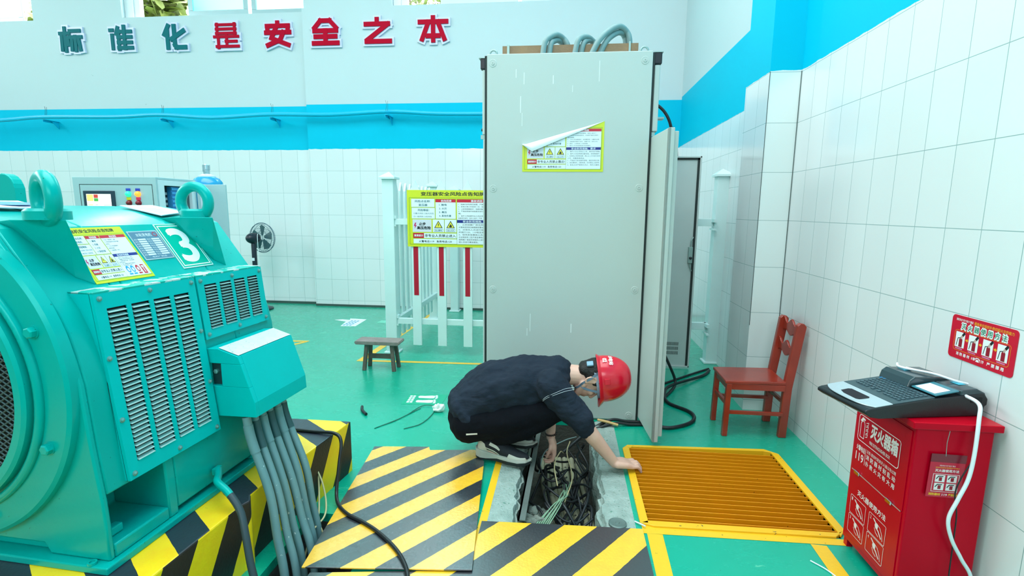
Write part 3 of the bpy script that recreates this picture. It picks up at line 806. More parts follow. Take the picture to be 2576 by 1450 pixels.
# grey supply cables from the terminal box into the side pit
m_cab = mat('grey_green_cable', (84, 132, 140), 0.5, c2=(120, 150, 150), nscale=8, speck=((184, 200, 200), 60), thr=0.70)
m_clamp = mat('cable_sleeve', (44, 84, 88), 0.5)
side = 'supply cables below the terminal box'
cabs = [((-1.25,1.80), (-1.150,1.765), (-1.068,1.700), 0.0165), ((-1.25,1.85), (-1.138,1.800), (-1.040,1.735), 0.015),
        ((-1.25,1.90), (-1.145,1.855), (-1.052,1.800), 0.0165), ((-1.25,1.95), (-1.140,1.905), (-1.030,1.845), 0.0165),
        ((-1.245,2.00), (-1.140,1.955), (-1.050,1.900), 0.0175), ((-1.245,2.045), (-1.130,2.005), (-1.060,1.965), 0.0165)]
words = ['nearest the front of the six', 'second from the front', 'third from the front', 'fourth from the front', 'fifth from the front, thick and bare', 'rearmost of the six']
for i, (a, b_, c, r) in enumerate(cabs):
    t = thing('supply_cable', 'grey supply cable dropping from the motor terminal box, ' + words[i], 'cable', (a[0], a[1], 0.57), 0, side)
    P = catmull([(a[0], a[1], 0.572), (a[0] + .02, a[1] - .005, 0.47), (b_[0], b_[1], 0.27), ((b_[0] + c[0]) / 2, (b_[1] + c[1]) / 2, 0.10), (c[0], c[1], -0.05), (c[0] + .05, c[1] - .06, -0.36)], 8)
    O_ = Vector((a[0], a[1], 0.57))
    MB().tube([p - O_ for p in P], r, 10).build('sheath', m_cab, t, smooth=60)
    MB().tube([p - O_ for p in P[3:11]], r * 1.14, 10).build('sleeve', m_clamp if i % 2 else m_cab, t, smooth=50)
# earthing cable painted green where it leaves the frame
m_ec = mat('dark_earth_cable', (46, 66, 74), 0.5, speck=((220, 226, 226), 30), thr=0.70)
t = thing('earthing_cable', 'earthing cable bolted low on the motor flank, green at the lug and dark below', 'cable', (-1.345, 1.74, 0.37))
P = [Vector(p) for p in ((-1.345,1.742,0.372),(-1.315,1.70,0.368),(-1.285,1.655,0.372),(-1.23,1.635,0.345),(-1.17,1.61,0.29),(-1.135,1.58,0.22),(-1.10,1.55,0.11),(-1.06,1.53,0.0),(-1.0,1.5,-0.2))]
Q = [p - Vector((-1.345, 1.74, 0.37)) for p in catmull(P, 6)]
MB().tube(Q[:20], 0.0135, 10).build('painted_end', m_teal, t, smooth=60)
MB().tube(Q[19:], 0.0132, 10).build('sheath', m_ec, t, smooth=60)
MB().box((-.012, -.018, -.012), (.006, .018, .012)).lathe([(0.010, 0), (0.010, 0.008)], 6, Matrix.Translation((.006, 0, 0)) @ Matrix.Rotation(PI / 2, 4, 'Y')).build('cable_lug', m_teal, t)
# ================================================================ tall grey cabinet
m_gry = mat('grey_cabinet_paint', (188, 200, 196), 0.42, c2=(178, 192, 188), nscale=1.5, bump=0.03, bscale=120)
m_gry2 = mat('grey_cabinet_cool_paint', (188, 202, 200), 0.45)  # slightly cooler grey for the carcass and the far door
m_blk = flat('black_plastic', (16, 20, 30), 0.45)
m_gask = flat('rubber_gasket', (30, 44, 44), 0.7)
m_galv = mat('galvanised_steel', (150, 176, 172), 0.4, 0.4)
cab = thing('electrical_cabinet', 'tall grey electrical cabinet with a peeling yellow notice and its doors hanging open', 'cabinet', (0, 3.293, 0))
def L3(m): m.v = [p - Vector((0, 3.293, 0)) for p in m.v]; return m
b = MB(); b.box((-0.522, 3.305, 0.0), (0.50, 4.53, 0.03)).box((-0.522, 3.305, 2.30), (0.50, 4.53, 2.345)).box((-0.522, 4.49, 0.03), (0.50, 4.53, 2.30)).box((-0.522, 3.305, 0.03), (-0.50, 4.49, 2.30))
b.box((0.47, 3.305, 0.03), (0.50, 3.36, 2.30)).box((0.47, 4.44, 0.03), (0.50, 4.49, 2.30)).box((0.47, 3.36, 1.84), (0.50, 4.44, 1.90)).box((0.46, 3.36, 1.90), (0.48, 4.44, 2.30)).box((0.10, 3.36, 0.03), (0.12, 4.44, 1.84))
L3(b).build('carcass', m_gry2, cab, bevel=0.003)
pan = L3(MB().box((-0.513, 3.289, 0.012), (0.496, 3.303, 2.352))).build('side_panel', m_gry, cab, bevel=0.004)
L3(MB().box((-0.528, 3.300, 0.0), (-0.5145, 3.312, 2.345)).box((0.4975, 3.300, 0.0), (0.510, 3.312, 2.345))).build('gasket', m_gask, cab)
L3(MB().box((-0.545, 3.306, 1.87), (-0.523, 4.5, 2.265)).box((0.511, 3.306, 1.885), (0.545, 4.5, 2.275))).build('compartment_cover', m_gry, cab, bevel=0.006)
L3(MB().box((-0.540, 3.306, 0.02), (-0.523, 4.5, 1.845))).build('rear_door', m_gry, cab, bevel=0.006)
L3(MB().box((-0.556, 3.302, 2.268), (-0.526, 3.345, 2.332)).box((0.508, 3.302, 2.280), (0.552, 3.345, 2.345))).build('corner_cap', m_blk, cab, bevel=0.004)
L3(MB().box((-0.566, 3.30, 2.332), (-0.521, 3.38, 2.336)).box((0.503, 3.30, 2.345), (0.558, 3.38, 2.349))).build('cap_plate', m_galv, cab)
L3(MB().box((-0.555, 3.31, 1.845), (-0.523, 3.33, 1.870)).box((0.496, 3.306, 1.855), (0.53, 3.326, 1.88))).build('hinge', m_galv, cab)
L3(MB().lathe([(0.010, 0), (0.010, 0.02)], 12, Matrix.Translation((-0.545, 3.40, 1.915)) @ Matrix.Rotation(-PI / 2, 4, 'Y'))).build('latch_knob', m_blk, cab)
for x, z in ((-.476,2.297),(.450,2.297),(-.471,1.533),(.448,1.542),(-.471,.877),(.450,.895),(-.471,.045),(.449,.045)):
    T0 = Matrix.Translation((x, -0.004, z)) @ Matrix.Rotation(PI / 2, 4, 'X')
    MB().lathe([(0.024, 0), (0.022, 0.002), (0.014, 0.0008), (0.010, 0.0012), (0.010, 0.005), (0.004, 0.005), (0.003, 0.002)], 24, T0).build('panel_bolt', m_gry, cab, smooth=40)
dp = MB(); rd = random.Random(3)
for x, z, l in ((.18,2.30,.12),(-.33,2.26,.05),(-.28,2.24,.07),(-.30,2.10,.10),(-.10,2.22,.05),(.02,2.16,.04),(-.29,2.0,.08),(.05,.66,.06),(-.24,.62,.05),(-.22,.72,.12)):
    w_ = rd.uniform(.0012, .003); dp.box((x - w_, -0.0047, z - l), (x + w_, -0.004, z))
dp.build('paint_drips', flat('drip_white', (226, 238, 236), 0.5), pan)
for x in (-0.482, 0.452):
    r = MB(); r.torus((x, 3.36 - 3.293, 2.372), 0.022, 0.006, Matrix.Rotation(PI / 2, 4, 'X'), 24, 8); r.lathe([(0.014, 0), (0.014, 0.010)], 12, Matrix.Translation((x, 3.36 - 3.293, 2.344))); r.build('lifting_ring', m_galv, cab, smooth=50)
# near door, swung towards the viewer
Md = Matrix.Translation((0.512, 3.318 - 3.293, 0)) @ Matrix.Rotation(math.atan2(-0.40, 0.035), 4, 'Z')
d = MB(); d.box((0, -0.004, 0.035), (0.40, 0.012, 1.850), Md); d.box((0.375, -0.004, 0.035), (0.40, 0.030, 1.850), Md)
d.box((0.0, -0.004, 0.035), (0.02, 0.030, 1.850), Md)
do = d.build('cabinet_door', m_gry, cab, bevel=0.004)
MB().box((0.345, 0.036, 0.060), (0.372, 0.060, 1.835), Md).box((0.30, 0.0125, 0.060), (0.366, 0.036, 1.835), Md).build('door_stiffener', m_gry, do, bevel=0.003)
MB().box((0.352, 0.012, 1.850), (0.372, 0.03, 1.856), Md).build('door_gasket', m_gask, do)
# far door, parallel to the back wall
fd = MB(); fd.box((0.53, 4.55, 0.012), (1.130, 4.566, 1.862)).box((0.53, 4.535, 1.848), (1.130, 4.55, 1.862)).box((1.116, 4.535, 0.012), (1.130, 4.55, 1.862)).box((0.53, 4.535, 0.012), (1.13, 4.55, 0.024))
fo = L3(fd).build('cabinet_door', m_gry2, cab, bevel=0.002)
L3(MB().box((0.53, 4.543, 1.832), (1.116, 4.5495, 1.846)).box((1.098, 4.543, 0.026), (1.1145, 4.5495, 1.846))).build('door_gasket', m_gask, fo)
lk = MB(); lk.box((1.062, 4.515, 0.955), (1.096, 4.549, 1.095)); lo = L3(lk).build('rod_lock', m_galv, fo, bevel=0.003)
L3(MB().tube([(1.080, 4.53, 1.095), (1.082, 4.53, 1.15), (1.098, 4.535, 1.18)], 0.006, 8).tube([(1.078, 4.53, 0.955), (1.082, 4.53, 0.92), (1.098, 4.535, 0.885)], 0.004, 8)).build('lock_rod', m_galv, lo)
L3(MB().lathe([(0.012, 0), (0.012, 0.012), (0.006, 0.018)], 14, Matrix.Translation((1.079, 4.515, 1.0)) @ Matrix.Rotation(PI / 2, 4, 'X'))).build('lock_knob', m_blk, lo)
vt = MB()
for k in range(3):
    for i in range(16): vt.box((0.85 + 0.0115 * i, 4.5485, 0.125 + 0.042 * k), (0.855 + 0.0115 * i, 4.5498, 0.155 + 0.042 * k))
L3(vt).build('vent_slots', m_gask, fo)
L3(MB().box((0.545, 4.06, 2.088), (0.714, 4.14, 2.100)).box((0.545, 4.06, 1.96), (0.60, 4.066, 2.088)).box((0.545, 4.06, 2.04), (0.66, 4.066, 2.088))).build('shelf_bracket', m_galv, cab)
# the notice whose upper left corner has come unstuck
no = layout('变压器安全风险点告知牌', '风险点名称：', '变压器', ['触电', '火灾', '高压', '其他伤害'], '非专业人员禁止靠近!', ['1、电器绝缘层损坏造成漏电，造成人身伤亡。', '2、开关柜内部潮湿或老化，在送电气操作过程中', '发生短路。', '3、工作人员违章操作，未穿戴劳保，未戴安全帽。', '4、设备维护保养不及时，接触不良，发生火灾。', '5、雷击、小动物进入引起短路。', '6、操作人员未按规程进行检修操作。'],
            ['1、操作人员必须持证上岗，做好防护措施。', '2、操作人员应熟悉设备性能，按规程操作。', '3、检修时必须停电挂牌，两人以上方可进行检修', '工作，穿戴绝缘用品。', '5、严格执行安全操作规程，做好巡视记录。', '6、发生事故时，切断电源，及时报告上级领导。', '4、发生火灾严禁用水灭火，用灭火器材。'], head2='安全防范措施、要求')
sxx, szz = 0.507 / 1125, 0.31 / 685
Mn = plane((-0.285, -0.0052, 1.640), (1, 0, 0), (0, 0, 1))
ax_, ay_, bx_, by_ = 0.0, 0.530 * 685, 1125.0, 0.985 * 685       # fold from the left edge to the right top corner
na, nb = -(by_ - ay_), (bx_ - ax_); nc = na * ax_ + nb * ay_
nt_ = thing('peeling_notice', 'yellow safety notice on the tall grey cabinet, its top left corner peeled over', 'notice', (0, 3.293, 0))
mapped(clip2d(no, na, nb, nc), Mn, sxx, szz, 0.00018, 0.0006).build('printed_sheet', IM, nt_)
fp = MB(); K = 16; rows = []
A, B, C = Vector((0.0, ay_ * szz, 0)), Vector((bx_ * sxx, by_ * szz, 0)), Vector((0.118 * 0.507, 0.395 * 0.31, 0))
for i in range(K + 1):
    t = i / K; p = A.lerp(B, t)
    e = C.lerp(B, (t - 0.12) / 0.88) if t > 0.12 else A.lerp(C, t / 0.12)
    rows.append([p + Vector((0, 0, .0012)), p.lerp(e, .3) + Vector((0, .004 * (1 - t), .016 * (1 - t) + .002)), p.lerp(e, .7) + Vector((0, 0, .020 * (1 - t) + .002)), e + Vector((0, 0, .014 * (1 - t) + .002))])
vs = [Mn @ q for r_ in rows for q in r_]
fp.add(vs, [(i * 4 + j, i * 4 + j + 1, i * 4 + j + 5, i * 4 + j + 4) for i in range(K) for j in range(3)])
fp.build('peeled_corner', flat('sticker_back_white', (236, 244, 250), 0.35), nt_, smooth=60)['label'] = 'white back of the peeled corner'
# what lies on the cabinet roof
m_rust = mat('rusty_brown_steel', (112, 92, 74), 0.7, c2=(160, 128, 92), nscale=9, bump=0.3)
bm_ = thing('steel_beam', 'rusty brown angle beam lying across the roof of the tall grey cabinet', 'beam', (0, 3.40, 2.345))
MB().box((-0.43, 0.0, 0.035), (0.42, 0.006, 0.085)).box((-0.43, 0.006, 0.035), (0.42, 0.06, 0.041)).build('angle_profile', m_rust, bm_)
MB().box((-0.40, -0.008, 0.0), (-0.385, 0.045, 0.09)).build('stud', m_galv, bm_); MB().box((0.36, -0.008, 0.0), (0.372, 0.045, 0.094)).build('stud', m_galv, bm_)
m_hose = mat('grey_flexible_hose', (140, 166, 166), 0.55, c2=(110, 140, 140), nscale=20)
def hx(px): return (px - 1438) * 0.002477
def hz(y): return 1.4 + (2.359 + (134 - y) * 0.00236 - 1.4) * 1.0264
hoses = [((1368,133),(1374,112),(1385,96),(1402,86),(1420,92),(1432,112),(1434,128), 'left pair on the cabinet roof, outer one'), ((1384,133),(1388,114),(1396,102),(1408,97),(1420,103),(1426,116),(1428,128), 'left pair on the cabinet roof, inner one'),
         ((1448,133),(1456,112),(1466,99),(1480,94),(1496,100),(1503,114),(1505,128), 'middle pair on the cabinet roof, outer one'), ((1463,133),(1470,116),(1478,104),(1490,99),(1500,104),(1508,116),(1510,128), 'middle pair on the cabinet roof, inner one'),
         ((1488,132),(1508,112),(1534,84),(1560,70),(1580,78),(1588,100),(1590,128), 'tallest right pair on the cabinet roof, outer one'), ((1508,132),(1526,112),(1546,90),(1564,81),(1576,86),(1580,104),(1582,128), 'tallest right pair on the cabinet roof, inner one')]
for i, h in enumerate(hoses):
    P = [Vector((hx(x), 3.37 + 0.03 * (i % 2) + (0.10 if k > 3 else 0.03 * max(0, k - 1)), hz(y))) for k, (x, y) in enumerate(h[:7])]
    P[0].z = 2.346; P[-1].z = 2.346; P[-1].y = 3.49
    t = thing('cable_hose', 'grey cable arching over the beam, ' + h[7], 'hose', P[0], 0, 'hoses on the cabinet roof')
    MB().tube([p - P[0] for p in catmull(P, 8)], 0.0175, 10).build('sheath', m_hose, t, smooth=60)
m_bcab = mat('black_cable_rubber', (26, 32, 36), 0.4)
def cable(label, pts, r, m=None, n=8, name='cable', cat='cable', group=None, z=None):
    P = [Vector(p) for p in pts]; o = P[0].copy()
    mb = MB().tube([p - o for p in catmull(P, n)], r, 8)
    ob = mb.build(name, m or m_bcab, None, smooth=60, loc=o)
    return tag(ob, label, cat, group)
cable('black cable arching behind the open cabinet doors down from the cabinet shelf', [(0.56,4.05,2.235),(0.656,4.3,2.241),(0.703,4.3,2.229),(0.758,4.3,2.179),(0.799,4.3,2.109),(0.832,4.32,2.017),(0.880,4.40,1.935),(0.93,4.59,1.86),(0.945,4.63,1.5),(0.95,4.63,0.6)], 0.012)
cable('black floor cable hanging in a loop from the open cabinet', [(0.62,3.80,0.50),(0.70,3.94,0.44),(0.762,4.0,0.35),(0.846,4.0,0.19),(0.905,4.03,0.05),(0.86,3.92,0.013),(0.70,3.63,0.013),(0.60,3.50,0.013)], 0.011, name='floor_cable')
cable('thin black floor cable running straight from the near door to the white fence post', [(0.56,3.86,0.010),(0.75,4.0,0.010),(1.09,4.333,0.010),(1.30,4.53,0.010)], 0.009, name='floor_cable')
cable('thick black floor cable making a wide loop in front of the red-brown chair', [(1.29,4.47,0.013),(1.185,4.305,0.013),(0.862,3.962,0.036),(0.776,3.783,0.036),(0.777,3.643,0.013),(0.886,3.5,0.013),(0.903,3.395,0.013),(0.848,3.288,0.013),(0.711,3.199,0.013),(0.606,3.209,0.013)], 0.012, name='floor_cable')
cable('black cable leaving the open trench along the foot of the cabinet, upper one', [(0.10,3.08,-0.06),(0.20,3.18,-0.02),(0.33,3.235,0.03),(0.44,3.255,0.016),(0.58,3.27,0.012)], 0.010, name='floor_cable')
cable('black cable leaving the open trench along the foot of the cabinet, lower one', [(0.02,3.00,-0.10),(0.16,3.13,-0.03),(0.34,3.20,0.02),(0.46,3.22,0.011),(0.57,3.235,0.011)], 0.010, name='floor_cable')
cable('tan cable end among the black cables at the foot of the cabinet', [(0.24,3.215,0.035),(0.30,3.195,0.032),(0.37,3.18,0.02)], 0.009, mat('tan_insulation', (206, 172, 110), 0.5), name='floor_cable')

# ================================================================ picket fence and its notice board
m_pvc = mat('white_pvc', (212, 238, 238), 0.3)
m_rtape = flat('red_tape', (178, 10, 44), 0.4)
fe = thing('picket_fence', 'white plastic picket fence enclosing the area behind the tall grey cabinet', 'fence', (-1.66, 4.65, 0))
FO = Vector((-1.66, 4.65, 0))
def F(m): m.v = [p - FO for p in m.v]; return m
def post(x, y, h, w=0.108):
    a = w / 2
    p = MB().box((x - a, y, 0), (x + a, y + w, h - 0.045)); po = F(p).build('post', m_pvc, fe, bevel=0.004)
    c = MB(); b_ = a + 0.022; cy = y + a
    c.box((x - b_, cy - b_, h - 0.058), (x + b_, cy + b_, h - 0.040)); c.add([(x - b_, cy - b_, h - .040), (x + b_, cy - b_, h - .040), (x + b_, cy + b_, h - .040), (x - b_, cy + b_, h - .040), (x, cy, h + .012)], [(0, 1, 4), (1, 2, 4), (2, 3, 4), (3, 0, 4), (3, 2, 1, 0)])
    F(c).build('post_cap', m_pvc, po)
    F(MB().box((x - a - .018, y - .018, 0), (x + a + .018, y + w + .018, 0.018))).build('post_foot', m_pvc, po, bevel=0.004)
def picket(x, y, z0, z1, ax='x', w=0.086, tape=False):
    d = 0.022; p = MB(); pr = [(-w / 2, z0), (w / 2, z0), (w / 2, z1 - 0.085), (0, z1), (-w / 2, z1 - 0.085)]
    if ax == 'x': p.prism([(x + u, z) for u, z in pr], 'y', y, y + d)
    else: p.prism([(y + u, z) for u, z in pr], 'x', x, x + d)
    po = F(p).build('picket', m_pvc, fe, bevel=0.003)
    if tape: F(MB().box((x - 0.023, y - 0.0015, 0.585), (x + 0.023, y - 0.0003, 1.06))).build('red_stripe', m_rtape, po)
post(-1.66, 4.65, 1.73); post(-1.665, 6.25, 1.73); post(-1.50, 6.74, 1.70); post(1.375, 4.72, 1.765)
for x in (-1.40, -1.155, -0.905, -0.655): picket(x, 4.65, 0.092, 1.66, tape=x < -0.7)
for k in range(9): picket(-1.665, 4.86 + 0.155 * k, 0.12, 1.66, 'y', 0.08)
for za, zb in ((1.25, 1.305), (0.293, 0.35)):
    F(MB().box((-1.606, 4.674, za), (-0.50, 4.71, zb))).build('rail', m_pvc, fe, bevel=0.003)
    F(MB().box((-1.64, 4.76, za), (-1.60, 6.25, zb))).build('rail', m_pvc, fe, bevel=0.003)
    F(MB().box((0.60, 4.75, za + .02), (1.32, 4.79, zb + .03))).build('rail', m_pvc, fe, bevel=0.003)
    for x in (-1.604, 1.31): F(MB().box((x - .012, 4.665, za - .015), (x + .012, 4.725 if x < 0 else 4.80, za)).box((x - .012, 4.665, zb), (x + .012, 4.725 if x < 0 else 4.80, zb + .03))).build('rail_clip', m_pvc, fe)
bd = thing('notice_board', 'yellow transformer safety board fixed to the white picket fence', 'notice board', (-1.472, 4.645, 1.05))
MB().box((0, -0.006, 0), (0.87, 0.003, 0.522)).build('board', INK['yel'], bd, bevel=0.001)
lb = layout('变压器安全风险点告知牌', '风险点名称：', '变压器', ['触电', '火灾', '高压', '其他伤害'], '非专业人员禁止进入', ['  1、电器内部有高压装置，严禁触', '  2、配电工每小时巡视一次，发现', '  3、上级电路器医护、电器设备检修', '  4、严格按照操作规程要求进行操', '器。', '  5、监护人员监督作业人员必须按规', '制度进行操作，监护人监护。严禁'],
            ['   1、立即疏散厂房及附近人员，', '对事故现场实施隔离和警戒。', '   2、对受伤人员进行急救处理，', '并拨打120、110电话求助救援。', '   3、现场发现事故人员应按照', '企业制定的《生产安全事故应急', '值预案》规定的流程向上级管', '理人员进行事故报告。'])
mapped(lb, plane((0, -0.0065, 0), (1, 0, 0), (0, 0, 1)), 0.87 / 1125, 0.522 / 685, 0.0004, 0.0).build('printed_face', IM, bd)

# ================================================================ grate
m_gyl = mat('yellow_grate_frame', (246, 190, 30), 0.4, speck=((120, 96, 50), 45), thr=0.69)
m_gor = mat('ochre_grate_bars', (240, 156, 8), 0.42, c2=(220, 138, 6), nscale=7, speck=((110, 70, 20), 60), thr=0.73)
gt = thing('floor_grate', 'yellow steel floor grate with ochre bars beside the open trench', 'grate', (0.8, 2.54, 0))
GO = Vector((0.8, 2.54, 0))
def Gt(m): m.v = [p - GO for p in m.v]; return m
def prismz(pts, z0, z1): return MB().prism(pts, 'z', z0, z1)
fr = MB()
fr.prism([(0.367, 2.880), (0.367, 2.150), (0.405, 2.150), (0.405, 2.880)], 'z', -0.03, 0.010)
fr.prism([(1.225, 2.930), (1.225, 2.155), (1.263, 2.200), (1.263, 2.915)], 'z', -0.03, 0.010)
fr.prism([(0.367, 2.150), (0.425, 2.132), (1.200, 2.146), (1.263, 2.200), (1.225, 2.178), (0.405, 2.170)], 'z', -0.03, 0.010)
fr.prism([(0.367, 2.880), (0.405, 2.880), (0.425, 2.905), (1.19, 2.942), (1.225, 2.93), (1.263, 2.915), (1.20, 2.968), (0.40, 2.925)], 'z', -0.03, 0.010)
Gt(fr).build('grate_frame', m_gyl, gt, bevel=0.002)
for k in range(19):
    y = 2.192 + 0.0388 * k
    bar = MB().box((0.403, y - 0.0022, -0.045), (1.227, y + 0.0022, 0.006)); Gt(bar).build('grate_bar', m_gor, gt)
Gt(MB().box((0.78, 2.17, -0.048), (0.79, 2.93, -0.044))).build('cross_bar', m_gor, gt)

# cover plates over the trench
m_pl = stripe_mat('loose_plate_stripes', (0.783, -0.6225, 0), 2.398, 0.1945, (34, 40, 50), (240, 168, 20), 0.27, 0.25, 0.5, 0.2)
pts = [(-1.087,2.702),(-0.767,2.737),(-0.751,2.697),(-0.493,2.733),(-0.418,2.60),(-0.328,1.75),(-0.99,1.688)]
pt = MB().prism(pts, 'z', 0.012, 0.018).build('cover_plate', m_pl, None, bevel=0.001)
tag(pt, 'loose black and yellow striped cover plate the worker has laid on the floor', 'cover plate')
m_pl2 = stripe_mat('front_plate_stripes', (0.783, -0.6225, 0), 1.393, 0.222, (34, 40, 48), (244, 176, 8), 0.33, 0.3, 0.5, 0.2)
pts = [(-0.95,1.25),(-0.95,1.675),(-0.345,1.76),(-0.345,2.079),(-0.119,2.088),(0.315,2.104),(0.372,2.106),(0.372,1.25)]
pt = MB().prism(pts, 'z', 0.001, 0.008).build('cover_plate', m_pl2, None, bevel=0.001)
tag(pt, 'striped trench cover plate in place at the bottom edge, in front of the open trench', 'cover plate')

# ================================================================ chair
m_wood = mat('red_brown_wood', (176, 56, 36), 0.28, c2=(128, 36, 24), nscale=9, coat=0.3)
ch = thing('wooden_chair', 'small red-brown wooden chair standing against the tiled wall', 'chair', (1.2, 3.28, 0))
CO = Vector((1.2, 3.28, 0))
def Cc(m): m.v = [p - CO for p in m.v]; return m
def bar2(p0, p1, w, d, mb=None):
    """rectangular bar between two points; w along y, d along x"""
    mb = mb or MB(); p0, p1 = Vector(p0), Vector(p1)
    a, c = d / 2, w / 2
    vs = [p0 + Vector(q) for q in ((-a, -c, 0), (a, -c, 0), (a, c, 0), (-a, c, 0))] + [p1 + Vector(q) for q in ((-a, -c, 0), (a, -c, 0), (a, c, 0), (-a, c, 0))]
    return mb.add(vs, [(3, 2, 1, 0), (4, 5, 6, 7), (0, 1, 5, 4), (1, 2, 6, 5), (2, 3, 7, 6), (3, 0, 4, 7)])
for y in (3.155, 3.40): Cc(bar2((1.027, y, 0), (1.035, y, 0.345), 0.03, 0.032)).build('front_leg', m_wood, ch, bevel=0.003)
for y in (3.175, 3.425):
    p = MB(); pr = [(1.357, 0), (1.404, 0), (1.414, 0.32), (1.464, 0.715), (1.448, 0.733), (1.425, 0.735), (1.409, 0.72), (1.364, 0.33)]
    p.prism(pr, 'y', y - 0.016, y + 0.016); Cc(p).build('back_post', m_wood, ch, bevel=0.004)
se = MB(); se.prism([(1.008, 3.137), (1.372, 3.152), (1.385, 3.448), (1.012, 3.425)], 'z', 0.345, 0.366); Cc(se).build('seat', m_wood, ch, bevel=0.005)
for y in (3.158, 3.405): Cc(MB().box((1.045, y - .008, 0.305), (1.37, y + .008, 0.344))).build('apron', m_wood, ch, bevel=0.002)
for x in (1.032, 1.385): Cc(MB().box((x - .009, 3.17, 0.305), (x + .009, 3.41, 0.344))).build('apron', m_wood, ch, bevel=0.002)
for y, z in ((3.158, 0.145), (3.402, 0.165)): Cc(MB().box((1.045, y - .009, z), (1.37, y + .009, z + 0.022))).build('stretcher', m_wood, ch, bevel=0.002)
for x, z in ((1.03, 0.20), (1.385, 0.21)): Cc(MB().box((x - .01, 3.165, z), (x + .01, 3.41, z + 0.024))).build('stretcher', m_wood, ch, bevel=0.002)
for x, z, hh in ((1.437, 0.640, 0.075), (1.417, 0.510, 0.07)):
    p = MB(); pr = []
    for k in range(13):
        t = k / 12; pr.append((3.19 + 0.22 * t, z + 0.014 * math.sin(t * PI * 3)))
    for k in range(12, -1, -1):
        t = k / 12; pr.append((3.19 + 0.22 * t, z + hh + 0.018 * math.cos((t - .5) * PI * 4)))
    p.prism(pr, 'x', x - 0.007, x + 0.007); Cc(p).build('back_slat', m_wood, ch, bevel=0.003)

# ================================================================ red fire extinguisher box with a label printer on top
m_red = mat('red_enamel', (198, 0, 34), 0.3, c2=(186, 0, 30), nscale=3)
m_red.node_tree.nodes['Principled BSDF'].inputs['Specular Tint'].default_value = (1, 0.15, 0.2, 1)
m_wprint = flat('white_screen_print', (238, 226, 226), 0.5)
fb = thing('fire_extinguisher_box', 'red metal fire extinguisher box with white lettering against the tiled wall', 'box', (1.335, 1.95, 0))
BO = Vector((1.335, 1.95, 0))
def Bb(m): m.v = [p - BO for p in m.v]; return m
Bb(MB().box((1.214, 1.781, 0.035), (1.46, 2.130, 0.674))).build('box_body', m_red, fb, bevel=0.004)
lid = Bb(MB().box((1.192, 1.763, 0.675), (1.474, 2.146, 0.700))).build('lid', m_red, fb, bevel=0.003)
for x, y in ((1.23, 1.80), (1.23, 2.11), (1.44, 1.80), (1.44, 2.11)): Bb(MB().box((x - .012, y - .012, 0), (x + .012, y + .012, 0.036))).build('foot', m_red, fb)
dr = Bb(MB().box((1.2105, 1.795, 0.352), (1.2138, 2.115, 0.655))).build('upper_door', m_red, fb, bevel=0.001)
dr2 = Bb(MB().box((1.2105, 1.795, 0.06), (1.2138, 2.115, 0.347))).build('lower_door', m_red, fb, bevel=0.001)
for y in (2.068, 1.862): Bb(MB().box((1.203, y - .017, 0.343), (1.2105, y + .017, 0.358))).build('catch', mat('chrome', (220, 220, 230), 0.12, 1.0), fb, bevel=0.002)
Bb(MB().box((1.2098, 1.80, 0.348), (1.2106, 2.11, 0.3515))).build('door_seam', mat('bright_seam', (226, 210, 210), 0.3, 0.5), fb)
Mf = plane((1.2098, 2.115, 0.0), (0, -1, 0), (0, 0, 1))   # x = 2.115 - y, facing -x
tx = MB()
def rrect(mb, x0, y0, x1, y1, t, r, M, mi=0, z=0.0):
    P = []
    for cx, cy, a0 in ((x1 - r, y1 - r, 0), (x0 + r, y1 - r, 90), (x0 + r, y0 + r, 180), (x1 - r, y0 + r, 270)):
        for k in range(5):
            a = math.radians(a0 + 22.5 * k); P.append((cx + r * math.cos(a), cy + r * math.sin(a)))
    stroke(mb, P + [P[0]], t, M, mi, z)
rrect(tx, 0.018, 0.488, 0.275, 0.594, 0.003, 0.012, Mf)
stroke(tx, [(0.032,0.503),(0.032,0.560),(0.040,0.572),(0.052,0.572),(0.058,0.560),(0.058,0.503),(0.032,0.503)], 0.003, Mf)
poly(tx, [(0.026,0.570),(0.040,0.588),(0.058,0.584),(0.058,0.578),(0.044,0.576),(0.034,0.566)], Mf)
for k in range(4): stroke(tx, [(0.066, 0.572 - .016 * k), (0.080, 0.578 - .016 * k), (0.078, 0.566 - .016 * k), (0.068, 0.563 - .016 * k)], 0.0025, Mf)
put(tx, '灭火器箱', 0.100, 0.528, 0.262, 0.584, Mf, 0, 0.03)
put(tx, 'FIRE EXTINGUISHER BOX', 0.098, 0.500, 0.225, 0.513, Mf, 0, 0.01)
put(tx, '火警电话', 0.020, 0.446, 0.076, 0.468, Mf, 0, 0.015); put(tx, '119', 0.020, 0.402, 0.072, 0.436, Mf, 0, 0.01)
rect(tx, 0.080, 0.402, 0.0825, 0.470, Mf)
put(tx, '注意:请按时更换灭火器以免过期', 0.088, 0.458, 0.268, 0.472, Mf, 0, 0.005)
put(tx, '消 防 器 材 别 乱 动', 0.088, 0.432, 0.268, 0.452, Mf, 0, 0.012); put(tx, '扑 救 火 灾 有 大 用', 0.088, 0.404, 0.268, 0.424, Mf, 0, 0.012)
Bb(tx).build('white_lettering', m_wprint, fb)
tx = MB(); put(tx, '灭火器使用方法', 0.062, 0.262, 0.245, 0.286, Mf, 0, 0.015)
